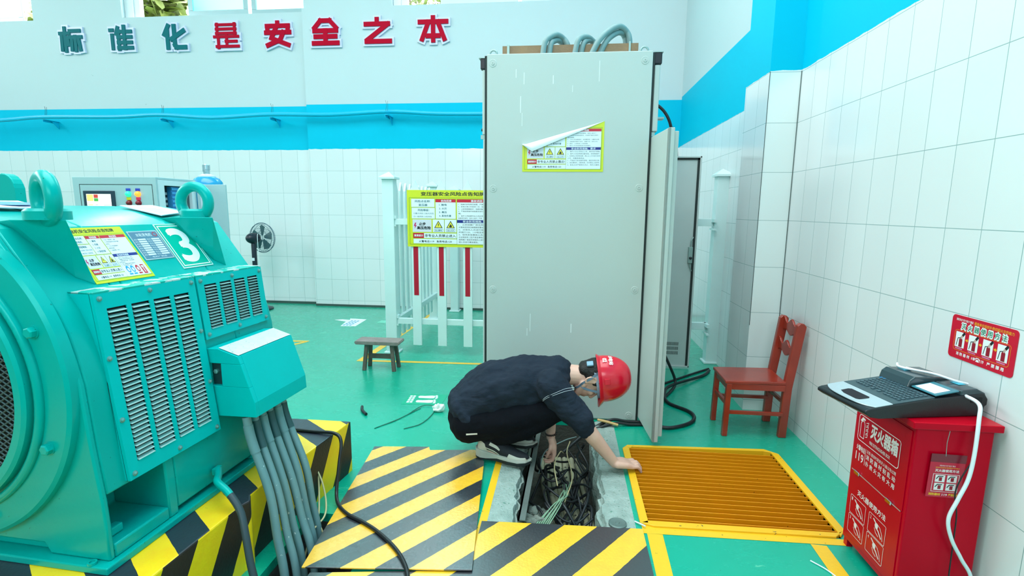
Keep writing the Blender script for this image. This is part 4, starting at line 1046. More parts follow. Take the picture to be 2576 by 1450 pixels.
for i, (x, y) in enumerate(((0.022, 0.168), (0.150, 0.168), (0.022, 0.085), (0.150, 0.085))):
    rrect(tx, x, y, x + 0.105, y + 0.078, 0.002, 0.006, Mf)
    put(tx, str((1, 2, 3, 4)[i]), x + .008, y + .056, x + .015, y + .070, Mf)
    stroke(tx, [(x + .030, y + .066), (x + .044, y + .058), (x + .050, y + .040), (x + .064, y + .034), (x + .082, y + .016)], 0.006, Mf)
    stroke(tx, [(x + .054, y + .058), (x + .072, y + .052), (x + .086, y + .034), (x + .092, y + .012)], 0.003, Mf)
    stroke(tx, [(x + .040, y + .034), (x + .050, y + .020), (x + .066, y + .014)], 0.003, Mf)
    poly(tx, [(x + .050 + .010 * math.cos(a * PI / 5), y + .048 + .012 * math.sin(a * PI / 5)) for a in range(10)], Mf)
Bb(tx).build('white_pictograms', m_wprint, fb)

m_pblk = mat('black_printer_plastic', (15, 22, 28), 0.35, bump=0.05, bscale=200)
m_pgry = mat('smoked_printer_lid', (44, 60, 66), 0.18, c2=(54, 72, 78))
m_key = flat('slate_key', (62, 88, 98), 0.4); m_silver = mat('silver_plastic', (186, 202, 210), 0.25, 0.35)
PR = math.radians(11)
pr_ = thing('label_printer', 'black cable label printer with silver front on top of the red box', 'label printer', (1.085, 1.774, 0.7005), PR)
prof = [(0.10, 0.0), (0.385, 0.0), (0.392, 0.035), (0.40, 0.04), (0.40, 0.062), (0.385, 0.083), (0.20, 0.068), (0.05, 0.048), (-0.035, 0.036), (-0.050, 0.031), (-0.052, 0.019), (-0.03, 0.005), (0.0, 0.0)]
MB().prism(prof, 'y', 0.0, 0.245).build('housing', m_pblk, pr_, bevel=0.008, seg=3)
MB().prism([(0.052, 0.0475), (0.205, 0.0680), (0.205, 0.0705), (0.052, 0.0515)], 'y', 0.006, 0.240).build('keyboard_deck', mat('slate_deck', (50, 74, 82), 0.4), pr_, bevel=0.001)
ks = MB()
Mk = plane((0.052, 0.0, 0.0515), (0.153, 0, 0.019), (0, 1, 0))
for i in range(7):
    for j in range(14):
        if i == 0 and 3 < j < 11 and j % 2: continue
        ks.box((0.034 + i * 0.0165, 0.024 + j * 0.0142, 0.0005), (0.034 + i * 0.0165 + 0.011, 0.024 + j * 0.0142 + 0.0105, 0.003), Mk)
ks.build('keys', m_key, pr_)
MB().box((0.135, 0.20, 0.0005), (0.145, 0.225, 0.0025), Mk).build('blue_badge', INK['cyn'], pr_)
sv = MB(); pr2 = []
for k in range(13):
    t = -1 + 2 * k / 12; pr2.append((-0.042 + 0.028 * abs(t) ** 3, 0.1225 + 0.118 * t))
sil = pr2 + [(0.050, 0.2405), (0.050, 0.0045)]
sv.add([(x, y, 0.0365 + max(0, x + .03) * 0.145) for x, y in sil] + [(x, y, 0.0405 + max(0, x + .03) * 0.145) for x, y in sil], [tuple(range(15)), tuple(range(29, 14, -1))] + [((i + 1) % 15, i, 15 + i, 15 + (i + 1) % 15) for i in range(15)])
sv.build('silver_front', m_silver, pr_, bevel=0.0015)
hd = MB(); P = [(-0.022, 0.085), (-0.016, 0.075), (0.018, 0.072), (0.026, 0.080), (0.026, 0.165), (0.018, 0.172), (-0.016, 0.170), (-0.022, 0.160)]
hd.add([(x, y, 0.0412 + max(0, x + .03) * 0.145) for x, y in P], [tuple(range(8))]); hd.build('painted_handle_hole', flat('handle_hole_shade', (12, 12, 26), 0.7), pr_)  # flat dark quad, the shade inside the handle hole painted on
lidp = [(0.196, 0.068), (0.205, 0.096), (0.222, 0.108), (0.36, 0.104), (0.388, 0.090), (0.388, 0.080), (0.30, 0.070)]
MB().prism(lidp, 'y', 0.108, 0.243).build('printer_lid', m_pgry, pr_, bevel=0.006, seg=3)
MB().prism([(0.298, 0.074), (0.300, 0.094), (0.36, 0.098), (0.392, 0.082), (0.392, 0.070)], 'y', 0.004, 0.107).build('rear_lid', m_pgry, pr_, bevel=0.004)
Mscr = plane((0.206, 0.006, 0.074), (0.086, 0, 0.014), (0, 1, 0))
scr = MB().box((0, 0, 0), (0.088, 0.098, 0.005), Mscr).build('display', mat('display_bezel', (60, 130, 146), 0.25), pr_, bevel=0.0015)
MB().box((0.008, 0.012, 0.0052), (0.066, 0.090, 0.0058), Mscr).build('display_screen', flat('lcd_pale', (226, 226, 238), 0.3, 0.25), scr)
for x, y, z in ((0.255, 0.19, 0.1075), (0.335, 0.05, 0.0975)): MB().box((x, y, z), (x + 0.028, y + 0.034, z + 0.0012)).build('cyan_sticker', flat('printer_label_cyan', (60, 176, 200), 0.4), pr_)
MB().box((0.335, -0.002, 0.052), (0.375, 0.0, 0.068)).build('cable_slot', m_slot, pr_)
m_wc = flat('white_cable_tube', (226, 236, 244), 0.35)
cable('white printed tube hanging out of the label printer down past the red box', [(1.405,1.90,0.765),(1.395,1.84,0.775),(1.40,1.785,0.765),(1.385,1.757,0.72),(1.378,1.745,0.603),(1.369,1.742,0.516),(1.347,1.742,0.441),(1.329,1.745,0.365),(1.348,1.745,0.292),(1.389,1.745,0.219),(1.427,1.742,0.146),(1.40,1.735,0.04)], 0.0062, m_wc, name='white_tube')
Mp = Matrix.Translation((1.085, 1.774, 0.7005)) @ Matrix.Rotation(PR, 4, 'Z')
cable('short curled piece of white tube lying on the printer lid, the long one', [Mp @ Vector(p) for p in ((0.262,0.235,0.122),(0.255,0.222,0.1155),(0.262,0.195,0.1145),(0.285,0.16,0.1155),(0.305,0.115,0.117),(0.345,0.075,0.1045),(0.382,0.062,0.096))], 0.0045, m_wc, name='white_tube')
cable('short straight piece of white tube lying under the curled one on the printer lid', [Mp @ Vector(p) for p in ((0.272,0.205,0.1135),(0.290,0.165,0.1135),(0.312,0.125,0.1125))], 0.004, m_wc, name='white_tube')
cable('thin black cord beside the white tube in front of the red box', [(1.39,1.757,0.72),(1.388,1.752,0.629),(1.381,1.750,0.585),(1.354,1.752,0.512),(1.343,1.752,0.452),(1.359,1.754,0.379),(1.362,1.754,0.289),(1.363,1.752,0.151),(1.368,1.75,0.03)], 0.0022, name='thin_cord')
tg = thing('instruction_tag', 'red laminated extinguisher instruction tag hung on the right face of the red box', 'tag', (1.32, 1.774, 0.43))
Mt = plane((1.264, 1.7735, 0.430), (1, 0, 0), (0, 0, 1)) @ Matrix.Rotation(-0.02, 4, 'Z')
MB().box((0, 0, 0.0), (0.110, 0.128, 0.002), Matrix.Translation((-1.32, -1.774, -0.43)) @ Mt).build('card', flat('tag_red', (196, 24, 56), 0.3), tg)
MB().box((0.0, 0.128, 0.0003), (0.112, 0.158, 0.0016), Matrix.Translation((-1.32, -1.774, -0.43)) @ Mt).build('plastic_flap', flat('clear_flap_tint', (120, 30, 46), 0.2), tg)
ti = MB(); T1 = Matrix.Translation((-1.32, -1.774, -0.43)) @ Mt
frame(ti, 0.014, 0.020, 0.098, 0.086, 0.0015, T1, 1, 0.0022)
for x, y in ((0.022, 0.056), (0.060, 0.056), (0.022, 0.026), (0.060, 0.026)):
    rect(ti, x, y, x + .031, y + .026, T1, 1, 0.0022); rect(ti, x + .012, y + .004, x + .022, y + .018, T1, 2, 0.0024); stroke(ti, [(x + .004, y + .012), (x + .010, y + .021), (x + .024, y + .021)], 0.003, T1, 3, 0.0025)
put(ti, '灭火器使用方法', 0.018, 0.093, 0.094, 0.103, T1, 1, 0.02, 0.0022); put(ti, '提高单位组织扑救初起火灾的能力', 0.018, 0.107, 0.094, 0.111, T1, 0, 0.0, 0.0022); put(ti, '消防安全“四个能力”建设', 0.03, 0.114, 0.08, 0.119, T1, 1, 0.0, 0.0022)
put(ti, '消防器材', 0.008, 0.006, 0.046, 0.015, T1, 0, 0.02, 0.0022); put(ti, '119', 0.052, 0.006, 0.068, 0.014, T1, 1, 0.02, 0.0022); put(ti, '严禁挪用', 0.072, 0.006, 0.104, 0.015, T1, 0, 0.02, 0.0022)
ti.build('print', [flat('tag_yellow', (246, 200, 40), 0.4), flat('tag_white', (236, 228, 230), 0.4), flat('tag_dark_red', (150, 16, 40), 0.4), INK['blk']], tg)
MB().tube([(0.0 - 0.008, -0.002, 0.150), (-0.012, -0.0035, 0.20), (-0.012, -0.009, 0.244)], 0.001, 5).build('hanging_wire', m_galv, tg)
# red instruction sign on the right wall
ws = thing('wall_sign', 'red extinguisher instruction sign stuck on the tiled wall above the label printer', 'sign', (1.485, 1.92, 0.94))
Mw = Matrix.Translation((-1.485, -1.92, -0.94)) @ plane((1.4845, 2.068, 0.860), (0, -1, 0), (0, 0, 1))
wsb = MB(); P = []
for cx, cy, a0 in ((0.274, 0.149, 0), (0.014, 0.149, 90), (0.014, 0.014, 180), (0.274, 0.014, 270)):
    for k in range(6):
        a = math.radians(a0 + 18 * k); P.append((cx + .014 * math.cos(a), cy + .014 * math.sin(a)))
wsb.prism(P, 'z', 0.0, 0.002, Mw); wsb.build('panel', flat('sign_plate_red', (206, 8, 46), 0.3), ws)
wt = MB(); z = 0.0022
put(wt, '消防安全“四个能力”建设', 0.020, 0.143, 0.100, 0.152, Mw, 0, 0.01, z); put(wt, '提高单位组织扑救初起火灾的能力', 0.105, 0.1415, 0.272, 0.153, Mw, 1, 0.01, z)
put(wt, '灭 火 器 使 用 方 法', 0.048, 0.112, 0.250, 0.138, Mw, 0, 0.10, z); put(wt, '灭 火 器 使 用 方 法', 0.050, 0.114, 0.248, 0.136, Mw, 2, 0.015, z + .0003)
rrect(wt, 0.022, 0.032, 0.268, 0.108, 0.0012, 0.010, Mw, 1, z)
for i, x in enumerate((0.028, 0.090, 0.154, 0.216)):
    rect(wt, x, 0.044, x + .044, 0.102, Mw, 0, z); rect(wt, x + .004, 0.036, x + .038, 0.041, Mw, 4, z)
    rect(wt, x + .018, 0.046, x + .034, 0.072, Mw, 3, z + .0003); poly(wt, [(x + .026 + .008 * math.cos(a * PI / 8), 0.072 + .009 * math.sin(a * PI / 8)) for a in range(9)], Mw, 3, z + .0003)
    stroke(wt, [(x + .024, 0.081), (x + .012, 0.078), (x + .007, 0.050)], 0.0025, Mw, 5, z + .0004)
    stroke(wt, [(x + .026, 0.080), (x + .032, 0.090), (x + .037, 0.098)], 0.008, Mw, 6, z + .0004); stroke(wt, [(x + .034, 0.092), (x + .040, 0.100)], 0.009, Mw, 5, z + .0005)
    if i < 3: poly(wt, [(x + .048, 0.074), (x + .054, 0.074), (x + .054, 0.070), (x + .061, 0.077), (x + .054, 0.084), (x + .054, 0.080), (x + .048, 0.080)], Mw, 1, z)
put(wt, '消 防 器 材', 0.040, 0.014, 0.104, 0.026, Mw, 0, 0.02, z); put(wt, '火警', 0.112, 0.015, 0.130, 0.025, Mw, 0, 0.02, z)
poly(wt, [(0.133, 0.013), (0.149, 0.013), (0.146, 0.021), (0.136, 0.021)], Mw, 0, z); stroke(wt, [(0.132, 0.021), (0.135, 0.026), (0.147, 0.026), (0.150, 0.021)], 0.003, Mw, 0, z)
put(wt, '119', 0.152, 0.014, 0.168, 0.025, Mw, 0, 0.02, z); put(wt, '严 禁 挪 用', 0.182, 0.013, 0.252, 0.026, Mw, 0, 0.02, z)
wt.build('print', [flat('print_white', (236, 240, 240), 0.4), flat('print_yellow', (240, 170, 40), 0.4), flat('print_green', (0, 130, 96), 0.4), flat('print_dark_red', (150, 16, 40), 0.4), flat('print_mauve', (206, 120, 160), 0.4), INK['blk'], flat('print_skin', (200, 170, 160), 0.4)], ws)

# ================================================================ small wooden stool
m_old = mat('weathered_wood', (120, 108, 100), 0.6, c2=(70, 62, 54), nscale=16, bump=0.3, bscale=90)
st = thing('wooden_stool', 'small weathered wooden stool in front of the white picket fence', 'stool', (-1.6, 4.2, 0))
SO = Vector((-1.6, 4.2, 0))
def Ss(m): m.v = [p - SO for p in m.v]; return m
Ss(MB().prism([(-1.80, 0.248), (-1.788, 0.232), (-1.412, 0.232), (-1.40, 0.248), (-1.408, 0.264), (-1.792, 0.264)], 'y', 4.10, 4.255)).build('seat', mat('worn_seat_wood', (158, 146, 142), 0.5, c2=(104, 92, 88), nscale=18, bump=0.25), st, bevel=0.003)
for x, y, dx, dy in ((-1.722, 4.115, .022, .018), (-1.454, 4.115, -.022, .018), (-1.722, 4.245, .022, -.018), (-1.454, 4.245, -.022, -.018)):
    Ss(bar2((x, y, 0), (x + dx, y + dy, 0.233), 0.03, 0.03)).build('leg', m_old, st, bevel=0.003)
Ss(MB().box((-1.705, 4.165, 0.095), (-1.47, 4.19, 0.135))).build('stretcher', m_old, st, bevel=0.002)

# ================================================================ control cabinet, cylinder and fan at the back
m_lgry = mat('light_grey_panel', (166, 198, 204), 0.4)
m_lg2 = mat('pale_panel_edge', (206, 226, 232), 0.4)
cc = thing('control_cabinet', 'light grey control cabinet with touch screen and indicator lamps behind the motor', 'cabinet', (-3.44, 3.6, 0))
KO = Vector((-3.44, 3.6, 0))
def Kk(m): m.v = [p - KO for p in m.v]; return m
b = MB(); b.box((-3.785, 3.60, 0), (-3.09, 3.62, 1.62)).box((-3.785, 3.62, 0), (-3.765, 4.02, 1.62)).box((-3.785, 3.62, 1.60), (-3.09, 4.02, 1.62)).box((-3.765, 4.0, 0), (-3.09, 4.02, 1.60))
Kk(b).build('carcass', m_lgry, cc, bevel=0.003)
Kk(MB().box((-3.12, 3.62, 0), (-3.089, 3.68, 1.60)).box((-3.12, 3.68, 1.56), (-3.089, 4.0, 1.60)).box((-3.12, 3.97, 0), (-3.089, 4.0, 1.56))).build('side_frame', m_lg2, cc, bevel=0.002)
Kk(MB().box((-3.16, 3.68, 0.3), (-3.15, 3.97, 1.56))).build('mounting_plate', flat('interior_dark', (24, 40, 52), 0.6), cc)
du = MB().box((-3.15, 3.775, 0.3), (-3.115, 3.86, 1.555))
for k in range(30): du.box((-3.115, 3.772, 0.60 + 0.032 * k), (-3.105, 3.863, 0.618 + 0.032 * k))
Kk(du).build('wire_duct', flat('duct_blue', (60, 150, 210), 0.5), cc)
wt2 = MB()
for k in range(12): wt2.box((-3.15, 3.70, 1.05 + 0.04 * k), (-3.12, 3.735, 1.07 + 0.04 * k))
Kk(wt2).build('terminal_strip', flat('terminal_grey', (120, 140, 150), 0.5), cc)
df = MB(); M0 = plane((-3.76, 3.5985, 0.1), (1, 0, 0), (0, 0, 1)); frame(df, 0.03, 0.02, 0.64, 1.465, 0.004, M0); Kk(df).build('door_outline', m_gask, cc)
Kk(MB().box((-3.695, 3.588, 1.365), (-3.435, 3.60, 1.515))).build('touch_screen', mat('screen_bezel', (40, 60, 76), 0.3), cc, bevel=0.003)
sc = MB(); Ms2 = plane((-3.668, 3.5872, 1.375), (1, 0, 0), (0, 0, 1)); rect(sc, 0, 0, 0.206, 0.115, Ms2, 0); rect(sc, 0.004, 0.062, 0.058, 0.112, Ms2, 1, .0004); rect(sc, 0.062, 0.085, 0.098, 0.112, Ms2, 2, .0004); rect(sc, 0.062, 0.060, 0.098, 0.083, Ms2, 3, .0004)
rect(sc, 0.010, 0.030, 0.050, 0.036, Ms2, 1, .0004); rect(sc, 0.070, 0.030, 0.095, 0.036, Ms2, 4, .0004); rect(sc, 0.14, 0.028, 0.20, 0.034, Ms2, 4, .0004)
Kk(sc).build('screen_image', [flat('screen_white', (244, 240, 230), 0.4, 0.9), flat('screen_amber', (240, 200, 110), 0.4, 0.6), flat('screen_red', (196, 60, 50), 0.4, 0.5), flat('screen_green', (70, 160, 70), 0.4, 0.5), flat('screen_grey', (180, 180, 176), 0.4, 0.5)], cc)
for x, z, c, e, lc in ((-3.322, 1.492, (40, 210, 150), 1.2, (40, 70, 190)), (-3.243, 1.492, (255, 120, 40), 2.5, (40, 60, 180)), (-3.322, 1.425, (120, 20, 30), 0.0, (226, 214, 30)), (-3.243, 1.425, (130, 16, 40), 0.0, (226, 40, 90))):
    T0 = Matrix.Translation(Vector((x, 3.60, z)) - KO) @ Matrix.Rotation(PI / 2, 4, 'X')
    MB().lathe([(0.022, 0), (0.022, 0.006), (0.017, 0.007), (0.015, 0.020), (0.006, 0.026)], 24, T0).build('indicator_lamp' if e else 'push_button', flat('lamp_%d_%d' % (c[0], c[1]), c, 0.25, e), cc, smooth=50)
    Kk(MB().box((x - 0.018, 3.596, z + 0.022), (x + 0.018, 3.6, z + 0.042))).build('lamp_label', flat('label_%d_%d' % (lc[0], lc[2]), lc, 0.4), cc)
Kk(MB().lathe([(0.016, 0), (0.016, 0.008), (0.010, 0.012)], 18, Matrix.Translation((-3.155, 3.60, 1.375)) @ Matrix.Rotation(PI / 2, 4, 'X'))).build('door_lock', m_galv, cc)
dd = Kk(MB().box((-3.085, 4.02, 0.05), (-2.825, 4.036, 1.585))).build('side_door', m_lgry, cc, bevel=0.003)
Kk(MB().box((-3.05, 4.015, 0.3), (-3.02, 4.0195, 1.5))).build('document_pocket', flat('door_paper', (206, 220, 230), 0.5), dd)
m_cyl = mat('blue_cylinder_paint', (30, 150, 200), 0.25, coat=0.3)
gc = thing('gas_cylinder', 'blue gas cylinder standing behind the light grey control cabinet', 'gas cylinder', (-3.13, 4.22, 0))
MB().lathe([(0.118, 0), (0.125, 0.03), (0.125, 1.58), (0.118, 1.615), (0.095, 1.645), (0.055, 1.665), (0.0, 1.67)], 40).build('cylinder_body', m_cyl, gc, smooth=40)
MB().lathe([(0.068, 1.652), (0.068, 1.668), (0.04, 1.680), (0.03, 1.684)], 32).build('neck_ring', flat('neck_white', (206, 224, 232), 0.4), gc, smooth=40)
MB().lathe([(0.026, 1.68), (0.026, 1.72), (0.030, 1.722), (0.030, 1.76), (0.02, 1.766)], 16).box((0.0, -0.05, 1.70), (0.02, -0.026, 1.72)).build('valve', mat('valve_chrome', (190, 210, 216), 0.25, 0.8), gc, smooth=40)
m_fan = mat('dark_fan_plastic', (24, 36, 50), 0.35)
fn = thing('standing_fan', 'dark standing fan by the tiled back wall, its head turned to the wall', 'fan', (-4.22, 6.50, 0))
MB().lathe([(0.20, 0), (0.20, 0.018), (0.17, 0.03), (0.04, 0.045), (0.03, 0.06)], 40).build('fan_base', m_fan, fn, smooth=40)
MB().lathe([(0.016, 0.05), (0.016, 0.62)], 16).build('lower_pole', m_galv, fn, smooth=40); MB().lathe([(0.032, 0.55), (0.032, 0.90), (0.022, 0.93)], 20).build('pole_sleeve', m_fan, fn, smooth=40)
MB().box((-0.02, -0.0335, 0.68), (0.02, -0.032, 0.72)).build('sleeve_sticker', flat('white_sticker', (220, 228, 236), 0.5), fn)
Mh = Matrix.Translation((0, 0, 0.985)) @ Matrix.Rotation(-0.20, 4, 'Z')
MB().ball((0, 0, 0), (0.07, 0.115, 0.075), 24, 14, Mh).build('motor_housing', m_fan, fn, smooth=60)
bl = MB()
for k in range(5):
    a = k * 2 * PI / 5 + .3; w_ = 0.42
    bl.add([(0.035 * math.cos(a - .5), 0.16, 0.035 * math.sin(a - .5)), (0.165 * math.cos(a - w_), 0.145, 0.165 * math.sin(a - w_)), (0.18 * math.cos(a), 0.16, 0.18 * math.sin(a)), (0.165 * math.cos(a + w_ * .7), 0.175, 0.165 * math.sin(a + w_ * .7)), (0.035 * math.cos(a + .5), 0.165, 0.035 * math.sin(a + .5))], [(0, 1, 2, 3, 4)], Mh)
bl.build('fan_blades', mat('smoky_blade', (70, 104, 108), 0.3), fn)
gd = MB()
for rr_, yy in ((0.205, 0.16), (0.19, 0.125), (0.13, 0.105), (0.07, 0.10), (0.19, 0.195), (0.12, 0.21)):
    gd.torus(Mh @ Vector((0, yy, 0)), rr_, 0.005 if rr_ > .2 else 0.0022, Mh.to_3x3().to_4x4() @ Matrix.Rotation(PI / 2, 4, 'X'), 40, 5)
for k in range(44):
    a = 2 * PI * k / 44; c, s_ = math.cos(a), math.sin(a)
    gd.tube([Mh @ Vector((r_ * c, y_, r_ * s_)) for r_, y_ in ((0.05, 0.10), (0.13, 0.105), (0.19, 0.125), (0.205, 0.16), (0.19, 0.195), (0.05, 0.215))], 0.0013, 3)
gd.build('wire_guard', mat('guard_wire', (50, 92, 112), 0.4), fn)
MB().tube(catmull([Mh @ Vector(p) for p in ((0.06, 0.02, 0.06), (0.09, -0.02, 0.02), (0.10, -0.03, -0.15), (0.11, -0.03, -0.36))], 6), 0.004, 6).build('power_lead', flat('white_lead', (226, 236, 240), 0.4), fn)

# ================================================================ pipe on brackets along the blue band
m_pipe = mat('blue_pipe_paint', (0, 186, 226), 0.35)
P = [Vector(p) for p in ((-9.6,6.78,2.60),(-8.25,6.78,2.607),(-7.471,6.78,2.648),(-6.342,6.78,2.640),(-5.65,6.78,2.662),(-4.896,6.78,2.618),(-4.05,6.78,2.652),(-3.2,6.78,2.640),(-2.385,6.78,2.672),(-1.733,6.78,2.640),(-1.0,6.78,2.632),(-0.2,6.78,2.64))]
pp = MB().tube([p - P[0] for p in catmull(P, 6)], 0.027, 10).build('wall_pipe', m_pipe, None, smooth=60, loc=P[0])
tag(pp, 'long sagging blue pipe running along the blue band of the back wall', 'pipe')
for i, (x, yw) in enumerate(((-7.47, YL), (-5.65, YL), (-4.03, YL), (-2.37, YR))):
    z = 2.618
    br = thing('pipe_bracket', 'blue steel bracket under the wall pipe, ' + ('leftmost of four', 'second of four from the left', 'third of four, left of the wall step', 'rightmost of four, near the tall cabinet')[i], 'bracket', (x, yw, z), 0, 'brackets under the wall pipe')
    y0 = -0.215
    MB().box((-0.018, y0, -0.006), (0.018, 0, 0.0)).box((-0.018, y0, -0.034), (-0.013, 0, -0.006)).build('arm', m_pipe, br)
    MB().add([(0.0, -0.001, -0.006), (0.0, -0.11, -0.006), (0.0, -0.001, -0.11), (0.005, -0.001, -0.006), (0.005, -0.11, -0.006), (0.005, -0.001, -0.11)], [(0, 1, 2), (5, 4, 3), (0, 2, 5, 3), (1, 4, 5, 2)]).build('gusset', m_pipe, br)
    MB().tube([(-0.02, -0.17, 0.05), (-0.012, -0.16, 0.14), (-0.03, -0.15, 0.19)], 0.002, 4).tube([(0.0, -0.17, 0.05), (0.005, -0.16, 0.10), (0.0, -0.15, 0.18)], 0.002, 4).build('tie_wire', m_gask, br)

# ================================================================ the slogan on the wall: eight raised characters
CH = {
 'a': ('标', [(.03,.78,.44,.78),(.25,1.0,.25,.0),(.09,.64,.07,.06),(.38,.55,.40,.28),(.52,.88,.94,.88),(.48,.60,1.0,.60),(.74,.60,.74,.02),(.57,.42,.55,.06),(.91,.42,.95,.06)]),
 'b': ('准', [(.06,.86,.14,.86),(.12,.62,.12,.06),(.40,.95,.32,.70),(.42,.80,.42,.02),(.42,.78,.98,.78),(.42,.54,.98,.54),(.42,.30,.98,.30),(.42,.06,1.0,.06),(.70,.98,.70,.06)]),
 'c': ('化', [(.26,1.0,.06,.62),(.20,.76,.20,.04),(.53,.98,.53,.16),(.53,.16,.62,.06),(.58,.05,1.0,.05),(.96,.76,.40,.42)]),
 'd': ('是', [(.10,.96,.90,.96),(.10,.96,.10,.60),(.90,.96,.90,.60),(.10,.78,.90,.78),(.10,.60,.90,.60),(.0,.46,1.0,.46),(.52,.46,.52,.10),(.52,.26,.92,.26),(.14,.32,.14,.04),(.10,.05,1.0,.05)]),
 'e': ('安', [(.50,1.0,.50,.86),(.04,.86,.96,.86),(.06,.86,.06,.72),(.94,.86,.94,.72),(.0,.58,1.0,.58),(.40,.72,.22,.34),(.22,.34,.50,.22),(.50,.22,.94,.04),(.74,.58,.60,.26),(.60,.26,.06,.04)]),
 'f': ('全', [(.30,.97,.70,.97),(.30,.97,.04,.68),(.70,.97,.96,.68),(.04,.56,.96,.56),(.08,.32,.92,.32),(.0,.05,1.0,.05),(.50,.56,.50,.05)]),
 'g': ('之', [(.50,1.0,.50,.84),(.06,.80,.94,.80),(.92,.78,.10,.12),(.08,.06,1.0,.06)]),
 'h': ('本', [(.0,.82,1.0,.82),(.50,1.0,.50,.0),(.32,.80,.08,.06),(.68,.80,.92,.06),(.30,.20,.70,.20)])}
m_halo = flat('letter_backing_lavender', (206, 212, 238), 0.45); m_dgrn = flat('letter_dark_green', (0, 104, 112), 0.5); m_lred = flat('letter_crimson', (182, 0, 40), 0.5)
def bars(mb, segs, w, ext, x0, z0, sx, sz, ya, yb):
    for i_, (ax_, az_, bx_, bz_) in enumerate(segs):
        w += 0.0004; ext += 0.0005
        p, q = Vector((ax_ * sx, az_ * sz)), Vector((bx_ * sx, bz_ * sz)); d = q - p; l = d.length or 1e-6; d /= l; n = Vector((-d.y, d.x)) * w / 2; e = d * ext
        j = 0.0006 * len(mb.f) / 6
        mb.prism([(x0 + v.x, z0 + v.y) for v in (p - e + n, p - e - n, q + e - n, q + e + n)], 'y', ya - j, yb + j * .0)
wh = ['first green character at the left end', 'second green character', 'third green character', 'first red character, right of the green ones', 'second red character, left of the wall step', 'third red character, right of the wall step', 'fourth red character, zigzag shaped', 'last red character at the right end']
for i, (k, (a, c, z0, z1)) in enumerate(zip('abcdefgh', ((-7.209,-6.777,3.508,3.913),(-6.444,-6.009,3.508,3.913),(-5.637,-5.211,3.501,3.907),(-4.87,-4.443,3.495,3.912),(-4.133,-3.696,3.499,3.906),(-3.466,-3.027,3.504,3.922),(-2.764,-2.307,3.508,3.912),(-2.014,-1.549,3.52,3.911)))):
    yw = YL if c < -3.57 else YR
    s_ = (yw - 0.03) / 6.88; a, c = a * s_, c * s_; z0, z1 = 1.4 + (z0 - 1.4) * s_, 1.4 + (z1 - 1.4) * s_
    t = thing('wall_character', 'raised slogan character on the back wall, ' + wh[i], 'letter', (a, yw, z0), 0, 'slogan characters on the back wall')
    pad = 0.056; sx, sz = c - a - 2 * pad, z1 - z0 - 2 * pad
    m1, m2 = MB(), MB()
    for m_ in (m_dgrn, m_lred): m_.node_tree.nodes['Principled BSDF'].inputs['Specular IOR Level'].default_value = 0.08
    bars(m1, CH[k][1], 0.105, 0.050, pad, pad, sx, sz, -0.024, 0.0); bars(m2, CH[k][1], {'d': .034, 'b': .046, 'a': .046}.get(k, .056), 0.026, pad, pad, sx, sz, -0.038, -0.026)
    m1.build('backing', m_halo, t); m2.build('face', m_dgrn if i < 3 else m_lred, t)

# ================================================================ floor stickers and litter
m_stk = flat('sticker_white', (232, 246, 250), 0.4); m_stg = flat('sticker_green', (0, 170, 132), 0.35); m_stb = flat('sticker_blue_text', (60, 150, 200), 0.4)
fd_ = thing('floor_sticker', 'green floor sticker with two white footprints, beside the worker', 'sticker', (-1.0, 3.5, 0))
def Fs(m, o): m.v = [p - Vector(o) for p in m.v]; return m
Fs(MB().prism([(-1.155, 3.395), (-0.862, 3.42), (-0.860, 3.622), (-1.150, 3.603)], 'z', 0.0003, 0.0013), (-1.0, 3.5, 0)).build('sheet', m_stg, fd_)
fp = MB(); Mg = Matrix.Translation((-1.155 + 1.0, 3.397 - 3.5, 0.0016)) @ Matrix.Rotation(0.07, 4, 'Z')
for y in (0.062, 0.150):
    poly(fp, [(0.095, y - .012), (0.105, y - .024), (0.14, y - .026), (0.19, y - .030), (0.215, y - .026), (0.222, y), (0.215, y + .026), (0.19, y + .028), (0.14, y + .018), (0.105, y + .020), (0.095, y + .010)], Mg)
    for k in range(5): poly(fp, [(0.236 - .003 * abs(k - 1) + .010 * math.cos(a * PI / 4), y - .030 + .015 * k + .007 * math.sin(a * PI / 4)) for a in range(8)], Mg)
for k in range(4):
    for j in range(2): rect(fp, 0.030 + .024 * j, 0.03 + .038 * k, 0.048 + .024 * j, 0.058 + .038 * k, Mg)
fp.build('footprints', m_stk, fd_)
ar = thing('floor_sticker', 'white arrow sticker with blue text on the green floor left of the fence', 'sticker', (-2.6, 5.9, 0))
Fs(MB().prism([(-2.883, 6.011), (-2.70, 5.935), (-2.658, 5.687), (-2.480, 5.71), (-2.496, 6.095), (-2.721, 6.116), (-2.69, 6.03), (-2.80, 6.055)], 'z', 0.0003, 0.0013), (-2.6, 5.9, 0)).build('sheet', m_stk, ar)
at = MB(); Mg = Matrix.Translation((-0.04, -0.17, 0.0016))
for k in range(3):
    for j in range(4): rect(at, -0.015 + .04 * k, 0.0 + .075 * j, 0.010 + .04 * k, 0.05 + .075 * j, Mg)
at.build('text_blocks', m_stb, ar)
sg2 = MB().prism([(-2.30, 5.93), (-2.19, 5.925), (-2.18, 6.05), (-2.29, 6.07)], 'z', 0.0003, 0.0013).build('floor_sticker', mat('pale_green_sticker', (120, 216, 190), 0.5), None)
tag(sg2, 'small pale green sticker on the floor at the foot of the left fence post', 'sticker')
cable('short scrap of black cable lying on the green floor left of the worker', [(-1.404,3.291,0.011),(-1.375,3.225,0.011),(-1.323,3.165,0.011)], 0.010, name='cable_scrap', cat='scrap')
m_gw = mat('thin_green_wire', (20, 110, 90), 0.5)
